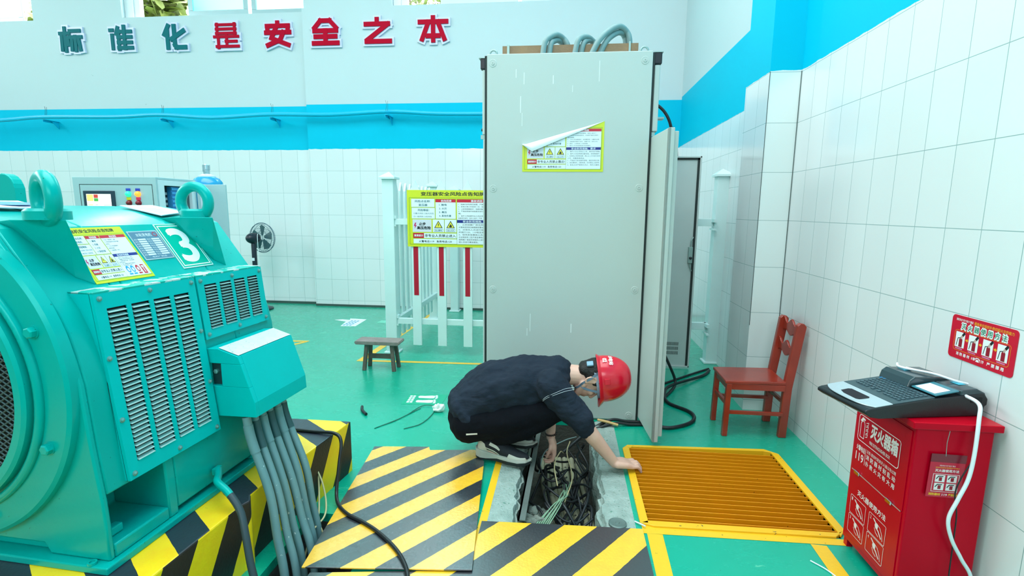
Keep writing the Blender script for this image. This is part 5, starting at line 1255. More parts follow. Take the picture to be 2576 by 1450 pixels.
cable('bent loop of thin wire on the floor ending at the crumpled tissue', [(-1.191,2.971,0.003),(-1.118,3.079,0.004),(-1.056,3.192,0.004),(-1.001,3.352,0.006),(-0.95,3.384,0.008),(-0.897,3.357,0.008),(-0.881,3.245,0.005),(-0.915,3.076,0.004),(-1.002,2.988,0.003)], 0.0026, m_gw, name='loose_wire', cat='wire')
cable('second strand of thin wire on the floor beside the bent loop', [(-1.185,2.985,0.003),(-1.10,3.10,0.004),(-1.03,3.25,0.004),(-0.99,3.33,0.004)], 0.0022, m_gw, name='loose_wire', cat='wire')
tis = MB(); tis.ball((0, 0, 0.026), (0.042, 0.032, 0.028), 20, 14)
for p in tis.v:
    n = noise.noise(p * 45 + Vector((3, 1, 2))); p *= 1 + 0.35 * n
    p.z = max(p.z, 0.001)
tag(tis.build('crumpled_tissue', flat('tissue_white', (230, 236, 232), 0.8), None, loc=(-0.852, 3.30, 0)), 'crumpled white tissue on the floor at the end of a thin wire', 'tissue')
cable('long black cable from the striped plinth over the loose plate to the bottom edge', [(-1.52,2.36,0.284),(-1.393,2.318,0.284),(-1.238,2.30,0.284),(-1.125,2.288,0.286),(-1.080,2.262,0.255),(-1.075,2.22,0.16),(-1.07,2.17,0.05),(-1.03,2.10,0.026),(-0.955,2.03,0.026),(-0.87,1.985,0.026),(-0.775,1.925,0.026),(-0.67,1.835,0.026),(-0.60,1.751,0.024),(-0.555,1.66,0.017),(-0.52,1.5,0.015)], 0.0085, name='black_cable')
m_bw = mat('beige_wire', (206, 196, 150), 0.5)
cable('beige wire hanging from the plinth side into the pit, the longer one', [(-1.165,2.17,0.155),(-1.13,2.15,0.10),(-1.095,2.11,0.03),(-1.06,2.02,0.012),(-1.075,1.93,-0.01),(-1.08,1.86,-0.10)], 0.0042, m_bw, name='beige_wire', cat='wire')
cable('beige wire hanging from the plinth side into the pit, the shorter one', [(-1.163,2.18,0.155),(-1.14,2.135,0.07),(-1.11,2.07,0.014),(-1.07,1.985,0.010),(-1.03,1.965,-0.06)], 0.0042, m_bw, name='beige_wire', cat='wire')
cable('scrap of white wire on the green floor at the bottom right, before the red box', [(1.02,1.98,0.004),(1.06,1.93,0.004),(1.09,1.86,0.004)], 0.0028, m_wc, name='wire_scrap', cat='scrap')
cable('scrap of white wire at the near left corner of the yellow grate', [(0.345,2.16,0.006),(0.385,2.118,0.014)], 0.0035, m_wc, name='wire_scrap', cat='scrap')

# ================================================================ what lies in the open trench
m_tan = mat('tan_conduit', (186, 188, 160), 0.6, c2=(140, 146, 122), nscale=10, speck=((60, 62, 54), 40), thr=0.64)
m_gwi = mat('pale_green_wires', (140, 180, 150), 0.5)
ab = MB(); ab.box((-0.185, 2.10, -0.16), (-0.176, 3.05, 0.012)); ab.box((-0.185, 2.10, 0.006), (-0.150, 3.05, 0.012))
ab.v = [p + Vector((0.03 * max(0, p.y - 2.2), 0, 0)) for p in ab.v]
tag(ab.build('steel_angle', mat('weathered_steel', (120, 134, 130), 0.5, 0.3, c2=(90, 100, 96), bump=0.2), None), 'weathered steel angle along the left side of the open trench', 'angle bar')
r = random.Random(5)
for i in range(9):
    x0 = 0.02 + 0.021 * i; x1 = -0.10 + 0.028 * i + r.uniform(-.01, .01)
    P = [(x0 + .0, 1.80, -0.265 + .012 * (i % 3)), (x0, 2.1, -0.245 + .016 * (i % 3)), (x0 * .6 + x1 * .4 + .01, 2.45, -0.235 + .014 * (i % 2)), (x1, 2.85, -0.245 + .012 * (i % 3)), (x1 - .02, 3.22, -0.26)]
    P = [(max(-.16, min(.185, x)), y, z) for x, y, z in P]
    cable('dusty tan cable lying lengthwise at the bottom of the open trench', P, 0.014 + .003 * (i % 2), m_tan, name='trench_cable', group='tan cables in the trench')
for i in range(13):
    pts = []; y = r.uniform(2.12, 2.4); x = r.uniform(-.02, .16); z = -0.17 + r.uniform(-.03, .04)
    n = r.randint(5, 7)
    for k in range(n):
        pts.append((max(-.15, min(.17, x)), min(3.2, y), z)); y += r.uniform(0.08, 0.2); x += r.uniform(-.10, .085); z = -0.16 + r.uniform(-.06, .085)
    cable('thin black cable tangled with others in the open trench', pts, r.choice((0.005, 0.0065, 0.008)), name='tangled_cable', group='black cables in the trench')
for i, (cx, cy, rr_, tz) in enumerate(((0.02, 2.62, .11, -0.10), (0.05, 2.50, .13, -0.11), (-0.03, 2.78, .09, -0.08), (0.09, 2.40, .10, -0.13))):
    P = [(cx + rr_ * math.cos(a), cy + rr_ * 1.3 * math.sin(a), tz + .03 * math.sin(a * 2 + i)) for a in [0.4 + 5.2 * k / 10 for k in range(11)]]
    P = [(max(-.155, min(.175, x)), y, z) for x, y, z in P]
    cable('black cable coiled in a loose loop in the open trench', P, 0.006, name='looped_cable', group='looped cables in the trench')
for i in range(7):
    o = 0.012 * i
    P = [(-0.13 + o, 2.06 + .012 * i, -0.06 + .006 * (i % 3)), (-0.10 + o * .8, 2.20, -0.065), (-0.03 + o * .5, 2.36, -0.07 + .01 * (i % 2)), (0.03 + r.uniform(-.02, .02), 2.50, -0.09), (0.02 + r.uniform(-.04, .05), 2.70, -0.13)]
    cable('thin pale green wire of the bundle crossing the rubble in the open trench', P, 0.003, m_gwi, name='bundle_wire', cat='wire', group='pale green wires in the trench')
for i, P in enumerate(([(0.02,2.95,-0.08),(0.0,2.80,0.0),(-0.03,2.66,-0.01),(-0.01,2.55,-0.07)], [(0.06,3.05,-0.05),(0.04,2.85,-0.03),(0.07,2.65,-0.07),(0.03,2.45,-0.10)], [(0.10,3.10,-0.04),(0.02,2.95,0.0),(-0.09,2.85,-0.03),(-0.12,2.72,-0.10)])):
    cable('pale thin wire standing up out of the open trench', P, 0.0034, m_bw if i < 2 else m_hose, name='pale_wire', cat='wire', group='pale wires in the trench')
m_stone = mat('grey_rubble', (150, 160, 150), 0.95, c2=(96, 104, 96), nscale=20, bump=0.8)
for i in range(30):
    x, y = r.uniform(-.15, -.02), r.uniform(2.10, 2.50); s_ = r.uniform(.014, .036)
    m = MB(); m.ball((0, 0, 0), (s_, s_ * r.uniform(.7, 1.1), s_ * r.uniform(.5, .8)), 9, 6)
    for p in m.v: p *= 1 + .5 * noise.noise(p * 40 + Vector((i * 3.1, 0, 0)))
    z = -0.33 + 0.25 * math.exp(-((x + 0.11) / 0.11) ** 2 - ((y - 2.24) / 0.32) ** 2) + s_ * .5
    tag(m.build('rubble_stone', m_stone, None, loc=(x, y, z)), 'lump of grey rubble in the near left corner of the open trench', 'stone', 'rubble in the trench')
dr_ = thing('access_cover', 'round grey metal cover let into the concrete rim at the near right of the trench', 'cover', (0.265, 2.135, 0))
MB().lathe([(0.040, 0.002), (0.040, 0.009), (0.034, 0.012), (0.026, 0.010), (0.010, 0.010), (0.008, 0.013)], 28).build('disc', mat('worn_cap_steel', (104, 126, 122), 0.5, 0.3, bump=0.2), dr_, smooth=40)
# ================================================================ the crouching worker
from mathutils.bvhtree import BVHTree
HO = Vector((-0.30, 2.72, 0.0))
man = thing('person', 'person crouching over the open trench in dark sweatshirt, black trousers and red hard hat', 'person', HO)
def V3(p): return Vector(p)
class Blob(MB):
    def cap(s, p0, p1, r0, r1, n=14):
        p0, p1 = V3(p0), V3(p1); d = (p1 - p0); l = d.length; d.normalize()
        pts, rs = [], []
        for k in range(5):
            a = PI / 2 * (1 - k / 4); pts.append(p0 - d * r0 * math.sin(a)); rs.append(max(r0 * math.cos(a), r0 * .05))
        for k in range(5):
            a = PI / 2 * k / 4; pts.append(p1 + d * r1 * math.sin(a)); rs.append(max(r1 * math.cos(a), r1 * .05))
        return s.tube(pts, rs, n)
    def chain(s, pts, rs, n=14):
        for i in range(len(pts) - 1): s.cap(pts[i], pts[i + 1], rs[i], rs[i + 1], n)
        return s
    def ell(s, c, axes, r, n=20, m=14):
        X, Y, Z = [V3(a).normalized() for a in axes]; c = V3(c)
        M = Matrix(((X.x, Y.x, Z.x, c.x), (X.y, Y.y, Z.y, c.y), (X.z, Y.z, Z.z, c.z), (0, 0, 0, 1)))
        return s.ball((0, 0, 0), r, n, m, M)
    def grow(s, name, m, parent, voxel, smooth=6, fac=0.5, disp=None):
        s.v = [p - HO for p in s.v]
        o = s.build(name, m, parent, smooth=180)
        o.data.set_sharp_from_angle(angle=PI)
        r = o.modifiers.new('remesh', 'REMESH'); r.mode = 'VOXEL'; r.voxel_size = voxel; r.use_smooth_shade = True
        if smooth:
            q = o.modifiers.new('smooth', 'SMOOTH'); q.iterations = smooth; q.factor = fac
        if disp:
            t = bpy.data.textures.new(name + '_folds', 'CLOUDS'); t.noise_scale = disp[1]; t.noise_depth = 2
            q = o.modifiers.new('folds', 'DISPLACE'); q.texture = t; q.strength = disp[0]; q.mid_level = 0.5; q.texture_coords = 'LOCAL'
        return o
def skin_mat(name, c, c2):
    m = mat(name, c, 0.5, c2=c2, nscale=14, bump=0.06, bscale=160)
    b = m.node_tree.nodes['Principled BSDF']; b.inputs['Subsurface Weight'].default_value = 0.08; b.inputs['Subsurface Radius'].default_value = (0.012, 0.005, 0.003); b.inputs['Subsurface Scale'].default_value = 0.5
    return m
m_skin = skin_mat('skin', (224, 184, 164), (214, 166, 148))
m_shirt = mat('charcoal_sweatshirt', (26, 35, 48), 0.9, c2=(36, 47, 60), nscale=8, bump=0.12, bscale=240)
def folds(m, sc, st):
    nt = m.node_tree; b = nt.nodes['Principled BSDF']; old = b.inputs['Normal'].links[0].from_node
    tc = N(nt, 'ShaderNodeTexCoord'); mp = N(nt, 'ShaderNodeMapping'); mp.inputs['Scale'].default_value = sc; mp.inputs['Rotation'].default_value = (0, 0.6, 0)
    nz = N(nt, 'ShaderNodeTexNoise'); nz.inputs['Scale'].default_value = 1.0; nz.inputs['Detail'].default_value = 3; nz.inputs['Distortion'].default_value = 0.8
    nt.links.new(tc.outputs['Object'], mp.inputs[0]); nt.links.new(mp.outputs[0], nz.inputs['Vector'])
    bp = N(nt, 'ShaderNodeBump'); bp.inputs['Strength'].default_value = st; bp.inputs['Distance'].default_value = 0.03
    nt.links.new(nz.outputs[0], bp.inputs['Height']); nt.links.new(bp.outputs[0], old.inputs['Normal'])
folds(m_shirt, (4, 9, 10), 0.55)
for m_ in (m_shirt,): m_.node_tree.nodes['Principled BSDF'].inputs['Specular IOR Level'].default_value = 0.2
m_trou = mat('black_trousers', (8, 11, 18), 0.9, spec=0.15, c2=(14, 18, 26), nscale=8, bump=0.1, bscale=200)
m_hair = mat('black_hair', (12, 12, 14), 0.6, bump=0.5, bscale=120)
m_hat = mat('red_hard_hat', (214, 6, 44), 0.22, c2=(204, 4, 40), coat=0.3)
m_strap = flat('grey_blue_strap', (104, 128, 150), 0.6)
# head frame: h = towards the crown, f = towards the face
h_ = Vector((0.992, 0, 0.126)); f_ = Vector((0.126, 0, -0.992)); y_ = Vector((0, 1, 0))
hc = Vector((0.160, 2.735, 0.478))
def hd_(f, y, h): return hc + f_ * f + y_ * y + h_ * h
R_sh, R_el, R_wr = (-0.035, 2.600, 0.470), (0.107, 2.552, 0.310), (0.292, 2.597, 0.058)
L_sh, L_el, L_wr = (-0.035, 2.880, 0.460), (-0.066, 2.915, 0.262), (-0.058, 2.862, 0.062)
R_hip, R_kn, R_an = (-0.500, 2.650, 0.235), (-0.030, 2.615, 0.335), (-0.372, 2.655, 0.105)
L_hip, L_kn, L_an = (-0.500, 2.820, 0.235), (-0.040, 2.860, 0.330), (-0.350, 2.850, 0.100)
bo = Blob()
# trunk and legs (under the clothes)
bo.chain([(-0.515, 2.735, 0.285), (-0.39, 2.738, 0.405), (-0.20, 2.740, 0.455), (-0.07, 2.740, 0.475)], [0.098, 0.100, 0.100, 0.080], 18)
for y in (2.69, 2.79): bo.chain([(-0.50, y, 0.27), (-0.20, y, 0.45), (-0.09, y, 0.468)], [0.09, 0.09, 0.07], 16)
bo.chain([R_sh, (-0.06, 2.74, 0.48), L_sh], [0.048, 0.06, 0.048])
for a, k, n_ in ((R_hip, R_kn, R_an), (L_hip, L_kn, L_an)): bo.chain([a, k, (V3(k) * .6 + V3(n_) * .4) + Vector((-.01, 0, -.02)), n_], [0.082, 0.052, 0.048, 0.034])
for a, t in ((R_an, (-0.20, 2.605, 0.045)), (L_an, (-0.19, 2.84, 0.04))): bo.chain([V3(a) + Vector((-.03, .005, -.055)), t], [0.034, 0.026])
# arms
bo.chain([R_sh, R_el, (0.170, 2.560, 0.218), R_wr], [0.052, 0.041, 0.042, 0.027]); bo.chain([L_sh, L_el, (-0.066, 2.895, 0.18), L_wr], [0.050, 0.040, 0.039, 0.027])
# neck and head
bo.chain([(0.0, 2.740, 0.492), (0.07, 2.738, 0.495), (0.125, 2.735, 0.492)], [0.062, 0.056, 0.056], 18)
bo.ell(hd_(-0.012, 0, 0.028), (f_, y_, h_), (0.094, 0.074, 0.098))
bo.ell(hd_(0.040, 0, -0.030), (f_, y_, h_), (0.056, 0.057, 0.068))
bo.ell(hd_(0.078, 0, -0.088), (f_, y_, h_), (0.022, 0.026, 0.020))           # chin
bo.chain([hd_(0.01, -0.056, -0.045), hd_(0.070, -0.028, -0.086)], [0.02, 0.016]); bo.chain([hd_(0.01, 0.056, -0.045), hd_(0.070, 0.028, -0.086)], [0.02, 0.016])
bo.chain([hd_(0.086, 0, 0.026), hd_(0.104, 0, -0.012)], [0.009, 0.012])       # nose
for sy in (-1, 1): bo.ell(hd_(0.096, sy * 0.011, -0.017), (f_, y_, h_), (0.009, 0.008, 0.008))
bo.ell(hd_(0.088, 0, -0.048), (f_, y_, h_), (0.013, 0.022, 0.008)); bo.ell(hd_(0.085, 0, -0.060), (f_, y_, h_), (0.012, 0.019, 0.008))   # lips
for sy in (-1, 1):
    bo.chain([hd_(0.074, sy * 0.046, 0.036), hd_(0.084, sy * 0.016, 0.040)], [0.010, 0.010])      # brow
    bo.ell(hd_(0.058, sy * 0.046, -0.012), (f_, y_, h_), (0.022, 0.018, 0.020))                    # cheek
    P = [hd_(-0.016 + 0.020 * math.cos(a), sy * (0.080 + .006 * math.sin(a * .5)), -0.002 + 0.030 * math.sin(a)) for a in [k * 2 * PI / 12 for k in range(12)]]
    for k in range(9): bo.cap(P[(k + 1) % 12], P[(k + 2) % 12], 0.0055, 0.0055, 8)                 # ear rim
    bo.ell(hd_(-0.013, sy * 0.077, -0.003), (f_, y_, h_), (0.019, 0.007, 0.029)); bo.ell(hd_(-0.008, sy * 0.079, -0.030), (f_, y_, h_), (0.009, 0.006, 0.009))
# right hand laid on the grate, palm down, fingers bent
def hand(w, d, s, n, curls, thumb, K=1.18):
    """w wrist, d along the hand, s towards the thumb side, n out of the back of the hand"""
    w, d, s, n = V3(w), V3(d).normalized(), V3(s).normalized(), V3(n).normalized()
    for q in (-0.026, -0.009, 0.009, 0.026):
        q *= K; bo.chain([w + d * 0.006 + s * q * .7, w + d * 0.050 * K + s * q + n * 0.004, w + d * 0.080 * K + s * q * 1.08], [0.020, 0.018, 0.0138], 12)
    for (q, L), cu in zip(((0.031, .070), (0.0105, .078), (-0.0105, .072), (-0.030, .058)), curls):
        q *= K; L *= K; k = w + d * (0.084 * K - abs(q - .01) * .18) + s * q * 1.05
        a1, a2, a3 = cu
        dirs = [d * math.cos(a) - n * math.sin(a) + s * (q * .9) * (1 - .4 * i) for i, a in enumerate((a1, a1 + a2, a1 + a2 + a3))]
        p = k; pts = [p]
        for g, fr_ in zip(dirs, (.44, .31, .25)): p = p + g.normalized() * L * fr_; pts.append(p)
        bo.chain(pts, [0.0118, 0.0106, 0.0098, 0.0082], 10)
    b_ = w + d * 0.022 + s * 0.022; pts = [b_]
    for t in thumb: pts.append(w + (d * t[0] + s * t[1] + n * t[2]) * K)
    bo.chain(pts, [0.014, 0.012, 0.0105, 0.009][:len(pts)], 10)
hand(R_wr, (0.915, 0.36, -0.20), (-0.36, 0.93, 0.0), (0.15, 0.05, 1.0), [(-.18, .75, .5), (-.22, .85, .5), (-.20, .85, .5), (-.12, .70, .45)], [(0.045, 0.042, -.004), (0.068, 0.056, -.010), (0.088, 0.060, -.014)])
hand(L_wr, (0.26, -0.02, -1.0), (0.0, -1.0, 0.0), (1.0, 0.0, 0.26), [(.5, .8, .6), (.55, .9, .6), (.6, .9, .6), (.65, .9, .6)], [(0.045, 0.040, -.012), (0.070, 0.036, -.030), (0.088, 0.026, -.042)])
bo.grow('body', m_skin, man, 0.0042, 5, 0.5)
# eyes
m_eye = flat('eye_white', (220, 214, 208), 0.3); m_iris = flat('eye_dark', (24, 18, 16), 0.3)
for sy in (-1, 1):
    e = Blob(); e.ell(hd_(0.068, sy * 0.030, 0.020), (f_, y_, h_), (0.012, 0.013, 0.011)); e.v = [p - HO for p in e.v]; eo = e.build('eye', m_eye, man, smooth=60)
    e = Blob(); e.ell(hd_(0.0765, sy * 0.030, 0.018), (f_, y_, h_), (0.004, 0.006, 0.006)); e.v = [p - HO for p in e.v]; e.build('iris', m_iris, eo, smooth=60)
    e = Blob(); e.chain([hd_(0.079, sy * 0.046, 0.043), hd_(0.090, sy * 0.016, 0.044)], [0.004, 0.005]); e.v = [p - HO for p in e.v]; e.build('eyebrow', m_hair, man, smooth=60)
# hair
hr = Blob()
hr.ell(hd_(-0.030, 0, 0.034), (f_, y_, h_), (0.086, 0.0785, 0.098)); hr.ell(hd_(-0.060, 0, -0.015), (f_, y_, h_), (0.045, 0.066, 0.050)); hr.chain([hd_(-0.062, -0.03, -0.03), hd_(-0.062, 0.03, -0.03)], [0.034, 0.034])
for sy in (-1, 1): hr.chain([hd_(0.006, sy * 0.070, 0.05), hd_(0.010, sy * 0.0725, 0.012)], [0.022, 0.010])
hr.grow('hair', m_hair, man, 0.005, 3, 0.5, (0.006, 0.02))
# sweatshirt
sh = Blob()
sh.chain([(-0.530, 2.735, 0.315), (-0.40, 2.738, 0.418), (-0.21, 2.740, 0.468), (-0.06, 2.740, 0.482)], [0.120, 0.128, 0.126, 0.110], 20)
for y in (2.675, 2.80): sh.chain([(-0.52, y, 0.30), (-0.38, y, 0.395), (-0.20, y, 0.455), (-0.06, y, 0.474)], [0.108, 0.116, 0.116, 0.092], 18)
sh.chain([(-0.045, 2.695, 0.502), (-0.020, 2.74, 0.517), (-0.045, 2.785, 0.502)], [0.080, 0.080, 0.080], 16)
sh.chain([(-0.47, 2.67, 0.29), (-0.26, 2.655, 0.40), (-0.10, 2.66, 0.43)], [0.095, 0.09, 0.085], 16)
sh.chain([(-0.47, 2.80, 0.29), (-0.26, 2.815, 0.40), (-0.10, 2.82, 0.43)], [0.095, 0.09, 0.085], 16)
for s0, e0, c0 in ((R_sh, R_el, (0.137, 2.558, 0.262)), (L_sh, L_el, (-0.064, 2.90, 0.205))):
    s0, e0, c0 = V3(s0), V3(e0), V3(c0)
    sh.chain([s0 + Vector((-.02, 0, .0)), s0.lerp(e0, .5) + Vector((-.01, 0, -.012)), e0, c0], [0.094, 0.080, 0.068, 0.054], 18)
    for t, k in ((0.0, 0.060), (0.55, 0.058)): 
        q = e0.lerp(c0, t); sh.cap(q, q + (c0 - e0) * .25, k, k, 14)
P = [Vector((0.022, 2.738, 0.497)) + Vector((-0.10, 0, 1)).normalized() * 0.068 * math.cos(a) + Vector((0, 1, 0)) * 0.070 * math.sin(a) for a in [k * 2 * PI / 24 for k in range(24)]]
sh.tube(P, 0.016, 8, closed=True)
for sy in (-1, 1): sh.chain([(-0.03, 2.738 + sy * .11, 0.478), (0.012, 2.738 + sy * .06, 0.49)], [0.07, 0.035])
# ribbed hem
ax_s = (Vector((-0.40, 0, 0.42)) - Vector((-0.53, 0, 0.30))).normalized(); up_s = Vector((-ax_s.z, 0, ax_s.x)); cen = Vector((-0.520, 2.735, 0.292))
P = [cen + up_s * 0.118 * math.cos(a) + Vector((0, 1, 0)) * 0.172 * math.sin(a) for a in [k * 2 * PI / 28 for k in range(28)]]
sh.tube(P, 0.017, 8, closed=True); sh.tube([p - ax_s * 0.022 for p in P], 0.0165, 8, closed=True)
shirt = sh.grow('sweatshirt', m_shirt, man, 0.0075, 4, 0.5, (0.030, 0.085))
# trousers
tr = Blob()
tr.chain([(-0.525, 2.69, 0.238), (-0.525, 2.78, 0.238)], [0.116, 0.116], 20); tr.ell((-0.505, 2.735, 0.30), ((1, 0, 0), (0, 1, 0), (0, 0, 1)), (0.10, 0.15, 0.09))
for a, k, n_, sy in ((R_hip, R_kn, R_an, -1), (L_hip, L_kn, L_an, 1)):
    a, k, n_ = V3(a), V3(k), V3(n_)
    tr.chain([a + Vector((-.012, 0, -.018)), a.lerp(k, .45) + Vector((0, 0, -.012)), k], [0.108, 0.098, 0.068], 18)
    tr.chain([k, k.lerp(n_, .45) + Vector((-.02, 0, -.01)), k.lerp(n_, .88) + Vector((-.01, 0, .015))], [0.066, 0.074, 0.056], 18)
trou = tr.grow('trousers', m_trou, man, 0.0075, 5, 0.5, (0.012, 0.06))

# surfaces to lay seams and marks on
dg = bpy.context.evaluated_depsgraph_get(); dg.update()
def tree(o):
    e = o.evaluated_get(dg); me = e.to_mesh(); vs = [v.co + HO for v in me.vertices]; fs = [tuple(p.vertices) for p in me.polygons]; e.to_mesh_clear()
    return BVHTree.FromPolygons(vs, fs)
T_sh, T_tr = tree(shirt), tree(trou)
def onside(T, x, z, off=0.0015, y0=2.2):
    hit = T.ray_cast(Vector((x, y0, z)), Vector((0, 1, 0)))
    return (hit[0] + Vector((0, -off, 0))) if hit[0] is not None else Vector((x, 2.55, z))
def hm(m): m.v = [p - HO for p in m.v]; return m
m_white_t = flat('white_thread', (196, 206, 216), 0.7)
for k, dz in enumerate((0.0, 0.010)):
    P = [onside(T_sh, x, z - dz) for x, z in ((-0.098, 0.405), (-0.095, 0.425), (-0.075, 0.448), (-0.035, 0.470), (0.02, 0.484), (0.065, 0.486))]
    hm(MB().tube(catmull(P, 5), 0.0011, 5)).build('shoulder_stitching', m_white_t, man)
lb_ = MB(); P = [onside(T_tr, x, z, 0.002) for x, z in ((-0.508, 0.192), (-0.446, 0.200), (-0.446, 0.210), (-0.508, 0.202))]
lb_.add(P, [(0, 1, 2, 3)]); hm(lb_).build('pocket_label', flat('white_label', (226, 226, 220), 0.5), man)
# bracelet of dark beads
bc = MB()
for k in range(16):
    a = 2 * PI * k / 16; bc.ball((L_wr[0] + 0.002 + 0.031 * math.cos(a), L_wr[1] + 0.031 * math.sin(a), L_wr[2] + 0.022 + .003 * math.cos(a)), 0.0062, 8, 6)
hm(bc).build('bead_bracelet', mat('dark_beads', (40, 26, 20), 0.3), man, smooth=60)

# shoes
m_sole = mat('cream_sole', (196, 200, 190), 0.6, c2=(150, 156, 148), nscale=14); m_upper = mat('dark_navy_mesh', (20, 26, 36), 0.7, bump=0.3, bscale=300); m_over = mat('cream_overlay', (206, 206, 194), 0.55); m_out = flat('black_outsole', (18, 30, 32), 0.6)
def shoe(heel, toe, zb, lab):
    heel, toe = V3(heel), V3(toe); ex = (toe - heel).normalized(); L = (toe - heel).length
    Mh_ = plane(heel - HO + Vector((0, 0, zb)), ex, Vector((0, 0, 1)))      # x along, y up, z = towards the viewer (-y side)
    def outl(g=0.0):
        up = [(0.0, .010), (.04, .034), (.12, .040), (.22, .036), (.42, .033), (.62, .043), (.80, .046), (.93, .034), (1.0, .006)]
        return [(x * L, s_ * (w_ + g)) for x, w_, s_ in [(a, b_, 1) for a, b_ in up] + [(a, b_, -1) for a, b_ in reversed(up)]]
    def slab(g, y0, y1, m, name, par, bev):
        o = outl(g); n = len(o); mb = MB()
        mb.add([(x, y0(x / L), z) for x, z in o] + [(x, y1(x / L), z) for x, z in o], [tuple(range(n)), tuple(range(2 * n - 1, n - 1, -1))] + [((i + 1) % n, i, n + i, n + (i + 1) % n) for i in range(n)], Mh_)
        return mb.build(name, m, par, bevel=bev)
    rise = lambda t: 0.012 * max(0, (t - .75) / .25) ** 2 + 0.008 * max(0, (.12 - t) / .12)
    so_ = slab(0.002, lambda t: rise(t), lambda t: rise(t) + 0.052 - 0.026 * min(1, max(0, (t - .12) / .5)), m_sole, 'shoe_sole', man, 0.006)
    slab(0.0028, lambda t: rise(t) - .001, lambda t: rise(t) + (0.008 if t < .4 else 0.017), m_out, 'outsole', so_, 0.002)
    u = Blob()
    def q(x, y, z=0): return Mh_ @ Vector((x * L, y, z)) + HO
    u.chain([q(.16, .070), q(.30, .078), q(.50, .058), q(.70, .040), q(.88, .034)], [0.036, 0.040, 0.038, 0.035, 0.026], 18)
    u.chain([q(.66, .034, .012), q(.84, .032, .010)], [0.030, 0.024]); u.chain([q(.66, .034, -.012), q(.84, .032, -.010)], [0.030, 0.024])
    u.chain([q(.12, .05), q(.12, .095)], [0.034, 0.026]); u.chain([q(.30, .09), q(.36, .108)], [0.03, 0.024])
    up = u.grow('shoe_upper', m_upper, man, 0.004, 4, 0.5)
    dg.update(); bpy.context.view_layer.update()
    Tu = tree(up)
    def side(x, y):
        a = Mh_ @ Vector((x * L, y, 0.12)) + HO; d_ = (Mh_.to_3x3() @ Vector((0, 0, -1))).normalized()
        hit = Tu.ray_cast(a, d_); 
        return (hit[0] - d_ * 0.0022) if hit[0] is not None else Mh_ @ Vector((x * L, y, 0.036)) + HO
    def patch(name, pts, m, n=5):
        mb = MB()                                     # strip between a lower and an upper poly-line
        lo, hi = pts; lo = catmull([(x, y, 0) for x, y in lo], 4); hi = catmull([(x, y, 0) for x, y in hi], 4); k = min(len(lo), len(hi))
        vs = []
        for i in range(k):
            for j in range(n): p = lo[i].lerp(hi[i], j / (n - 1)); vs.append(side(p.x, p.y))
        mb.add(vs, [(i * n + j, i * n + j + 1, (i + 1) * n + j + 1, (i + 1) * n + j) for i in range(k - 1) for j in range(n - 1)])
        hm(mb).build(name, m, up, smooth=60)
    patch('heel_counter', ([(.05, .048), (.14, .048), (.26, .046)], [(.06, .105), (.13, .098), (.20, .090)]), m_over)
    patch('side_stripe', ([(.24, .066), (.36, .056), (.45, .040)], [(.22, .074), (.37, .064), (.47, .044)]), m_over); patch('side_stripe', ([(.25, .052), (.34, .046), (.40, .036)], [(.24, .059), (.35, .052), (.42, .039)]), m_over)
    patch('eyelet_panel', ([(.28, .090), (.40, .078), (.47, .066)], [(.30, .104), (.42, .090), (.48, .074)]), m_over)
    patch('toe_overlay', ([(.60, .030), (.78, .028), (.97, .034)], [(.64, .058), (.80, .046), (.95, .046)]), m_over)
    lc = MB()
    for k in range(5): lc.tube([Mh_ @ Vector(((.40 + .055 * k) * L, .104 - .0095 * k, .018)), Mh_ @ Vector(((.42 + .055 * k) * L, .110 - .0095 * k, 0)), Mh_ @ Vector(((.40 + .055 * k) * L, .104 - .0095 * k, -.018))], 0.003, 6)
    lc.build('laces', flat('black_laces', (16, 18, 22), 0.8), up)
    return so_
shoe((-0.474, 2.678, 0), (-0.155, 2.592, 0), 0.019, 'right')
shoe((-0.450, 2.870, 0), (-0.135, 2.840, 0), 0.008, 'left')

# hard hat
hb = Vector((0.205, 2.735, 0.478))
def HP(f, y, h): return hb + f_ * f + y_ * y + h_ * h - HO
hat = MB(); NA, NT = 48, 14; vs = []
for j in range(NT + 1):
    t = j / NT * PI / 2
    for i in range(NA):
        a = 2 * PI * i / NA
        rf, ry = 0.130, 0.108
        ridge = 1 + 0.035 * math.exp(-(math.sin(a) * math.cos(t) / 0.22) ** 2) * min(1, math.sin(t) * 2.2)
        vs.append(HP(rf * math.cos(a) * math.cos(t) ** 0.85 * ridge, ry * math.sin(a) * math.cos(t) ** 0.85, 0.012 + 0.158 * math.sin(t) * ridge))
fs = [(j * NA + i, j * NA + (i + 1) % NA, (j + 1) * NA + (i + 1) % NA, (j + 1) * NA + i) for j in range(NT) for i in range(NA)]
hat.add(vs, fs)
vs = []
for rr_, hh in ((1.0, 0.012), (1.05, 0.002), (1.085, -0.004), (1.075, -0.008), (1.03, -0.003), (0.97, 0.008)):
    for i in range(NA):
        a = 2 * PI * i / NA; v = max(0, math.cos(a)) ** 3 * (1 if rr_ > 1.02 else 0)
        vs.append(HP((0.130 * rr_ + 0.020 * v) * math.cos(a), 0.108 * rr_ * math.sin(a), hh - 0.016 * v))
hat.add(vs, [(j * NA + i, j * NA + (i + 1) % NA, (j + 1) * NA + (i + 1) % NA, (j + 1) * NA + i) for j in range(5) for i in range(NA)])
hto = hat.build('hard_hat', m_hat, man, smooth=50)
sd = hto.modifiers.new('subdivision', 'SUBSURF'); sd.levels = 1; sd.render_levels = 1
def onhat(a, t, off=0.0): 
    return HP((0.130 + off) * math.cos(a) * math.cos(t) ** 0.85, (0.108 + off) * math.sin(a) * math.cos(t) ** 0.85, 0.012 + (0.158 + off) * math.sin(t))
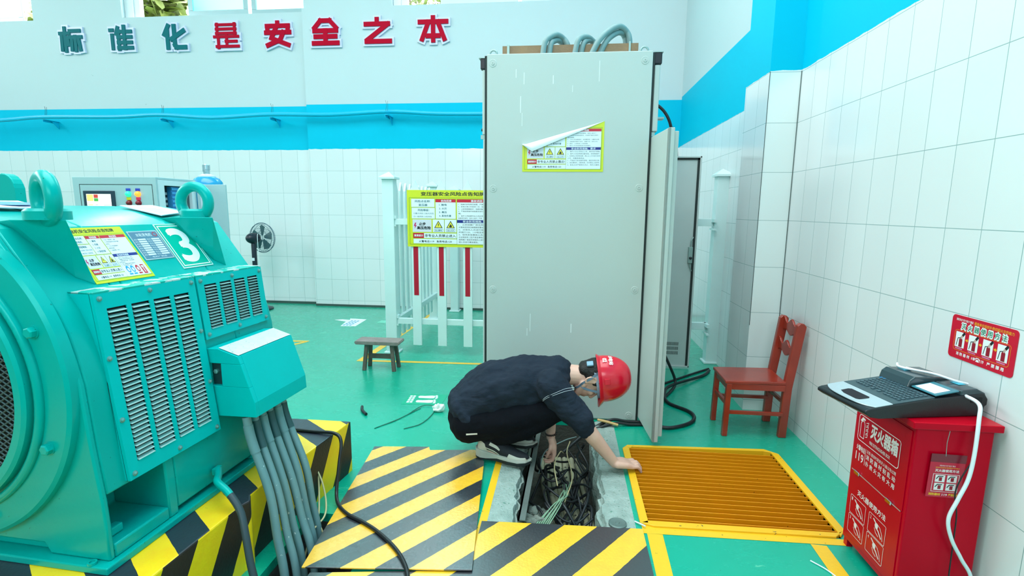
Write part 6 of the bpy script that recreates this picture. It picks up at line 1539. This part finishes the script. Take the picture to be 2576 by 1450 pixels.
def hatplane(a, t, off):
    p = onhat(a, t, off); ea = (onhat(a + .02, t, off) - onhat(a - .02, t, off)).normalized(); et = (onhat(a, t + .02, off) - onhat(a, t - .02, off)).normalized()
    return plane(p, ea, et)
lt = MB()
def hat_text(s, a, t, w, hgt):
    n = len(s)
    for k, c in enumerate(s):
        M = hatplane(a + (k - (n - 1) / 2) * w * 1.15 / 0.118, t, 0.0048)
        put(lt, c, -w / 2, -hgt / 2, w / 2, hgt / 2, M, 0, 0.03)
hat_text('水电站', PI + 0.42, 0.36, 0.021, 0.022); hat_text('02', PI + 0.46, 0.15, 0.013, 0.020)
lt.build('hat_lettering', flat('hat_white', (240, 236, 236), 0.4), hto)
Mb = hatplane(-PI / 2 - 0.12, 0.16, 0.001); MB().box((-0.016, -0.014, -0.002), (0.016, 0.016, 0.005), Mb).build('accessory_slot', m_hat, hto, bevel=0.002)
hbn = MB()
P = [HP(0.108 * math.cos(a), 0.088 * math.sin(a), -0.006 - .010 * max(0, -math.cos(a))) for a in [2 * PI * k / 40 for k in range(40)]]
for k in range(40):
    p, q_ = P[k], P[(k + 1) % 40]; hbn.add([p - h_ * .014, q_ - h_ * .014, q_ + h_ * .014, p + h_ * .014], [(0, 1, 2, 3)])
hbn.build('headband', flat('headband_grey', (150, 170, 190), 0.6), hto, smooth=60)
MB().box((-0.015, -0.016, -0.006), (0.015, 0.020, 0.006), plane(hd_(-0.100, -0.050, 0.000) - HO, (f_ * .55 + y_ * -.8), h_)).build('ratchet_buckle', flat('buckle_light_blue', (120, 160, 182), 0.5), hto, bevel=0.003)
stp = MB()
def ribbon(pts, w=0.006):
    P = catmull(pts, 5)
    for k in range(len(P) - 1):
        d_ = (P[k + 1] - P[k]).normalized(); n_ = d_.cross(Vector((0, 1, 0)));  n_ = n_.normalized() * w if n_.length > .1 else Vector((0, 0, w))
        stp.add([P[k] - n_, P[k + 1] - n_, P[k + 1] + n_, P[k] + n_, P[k] - n_ + Vector((0, -.002, 0)), P[k + 1] - n_ + Vector((0, -.002, 0)), P[k + 1] + n_ + Vector((0, -.002, 0)), P[k] + n_ + Vector((0, -.002, 0))], [(0, 3, 2, 1), (4, 5, 6, 7), (0, 1, 5, 4), (2, 3, 7, 6)])
for sy in (-1, 1):
    g_ = lambda f, h, y=0.081: hd_(f, sy * y, h) - HO
    ribbon([g_(-0.055, 0.040, .083), g_(-0.030, 0.0, .088), g_(-0.006, -0.045, .079), g_(0.010, -0.062, .068)])
    ribbon([g_(0.055, 0.040, .076), g_(0.045, 0.0, .074), g_(0.030, -0.040, .070), g_(0.012, -0.060, .068)])
    ribbon([g_(0.010, -0.058, .069), g_(0.030, -0.088, .045), g_(0.040, -0.100, .0)])
stp.build('chin_strap', m_strap, hto)
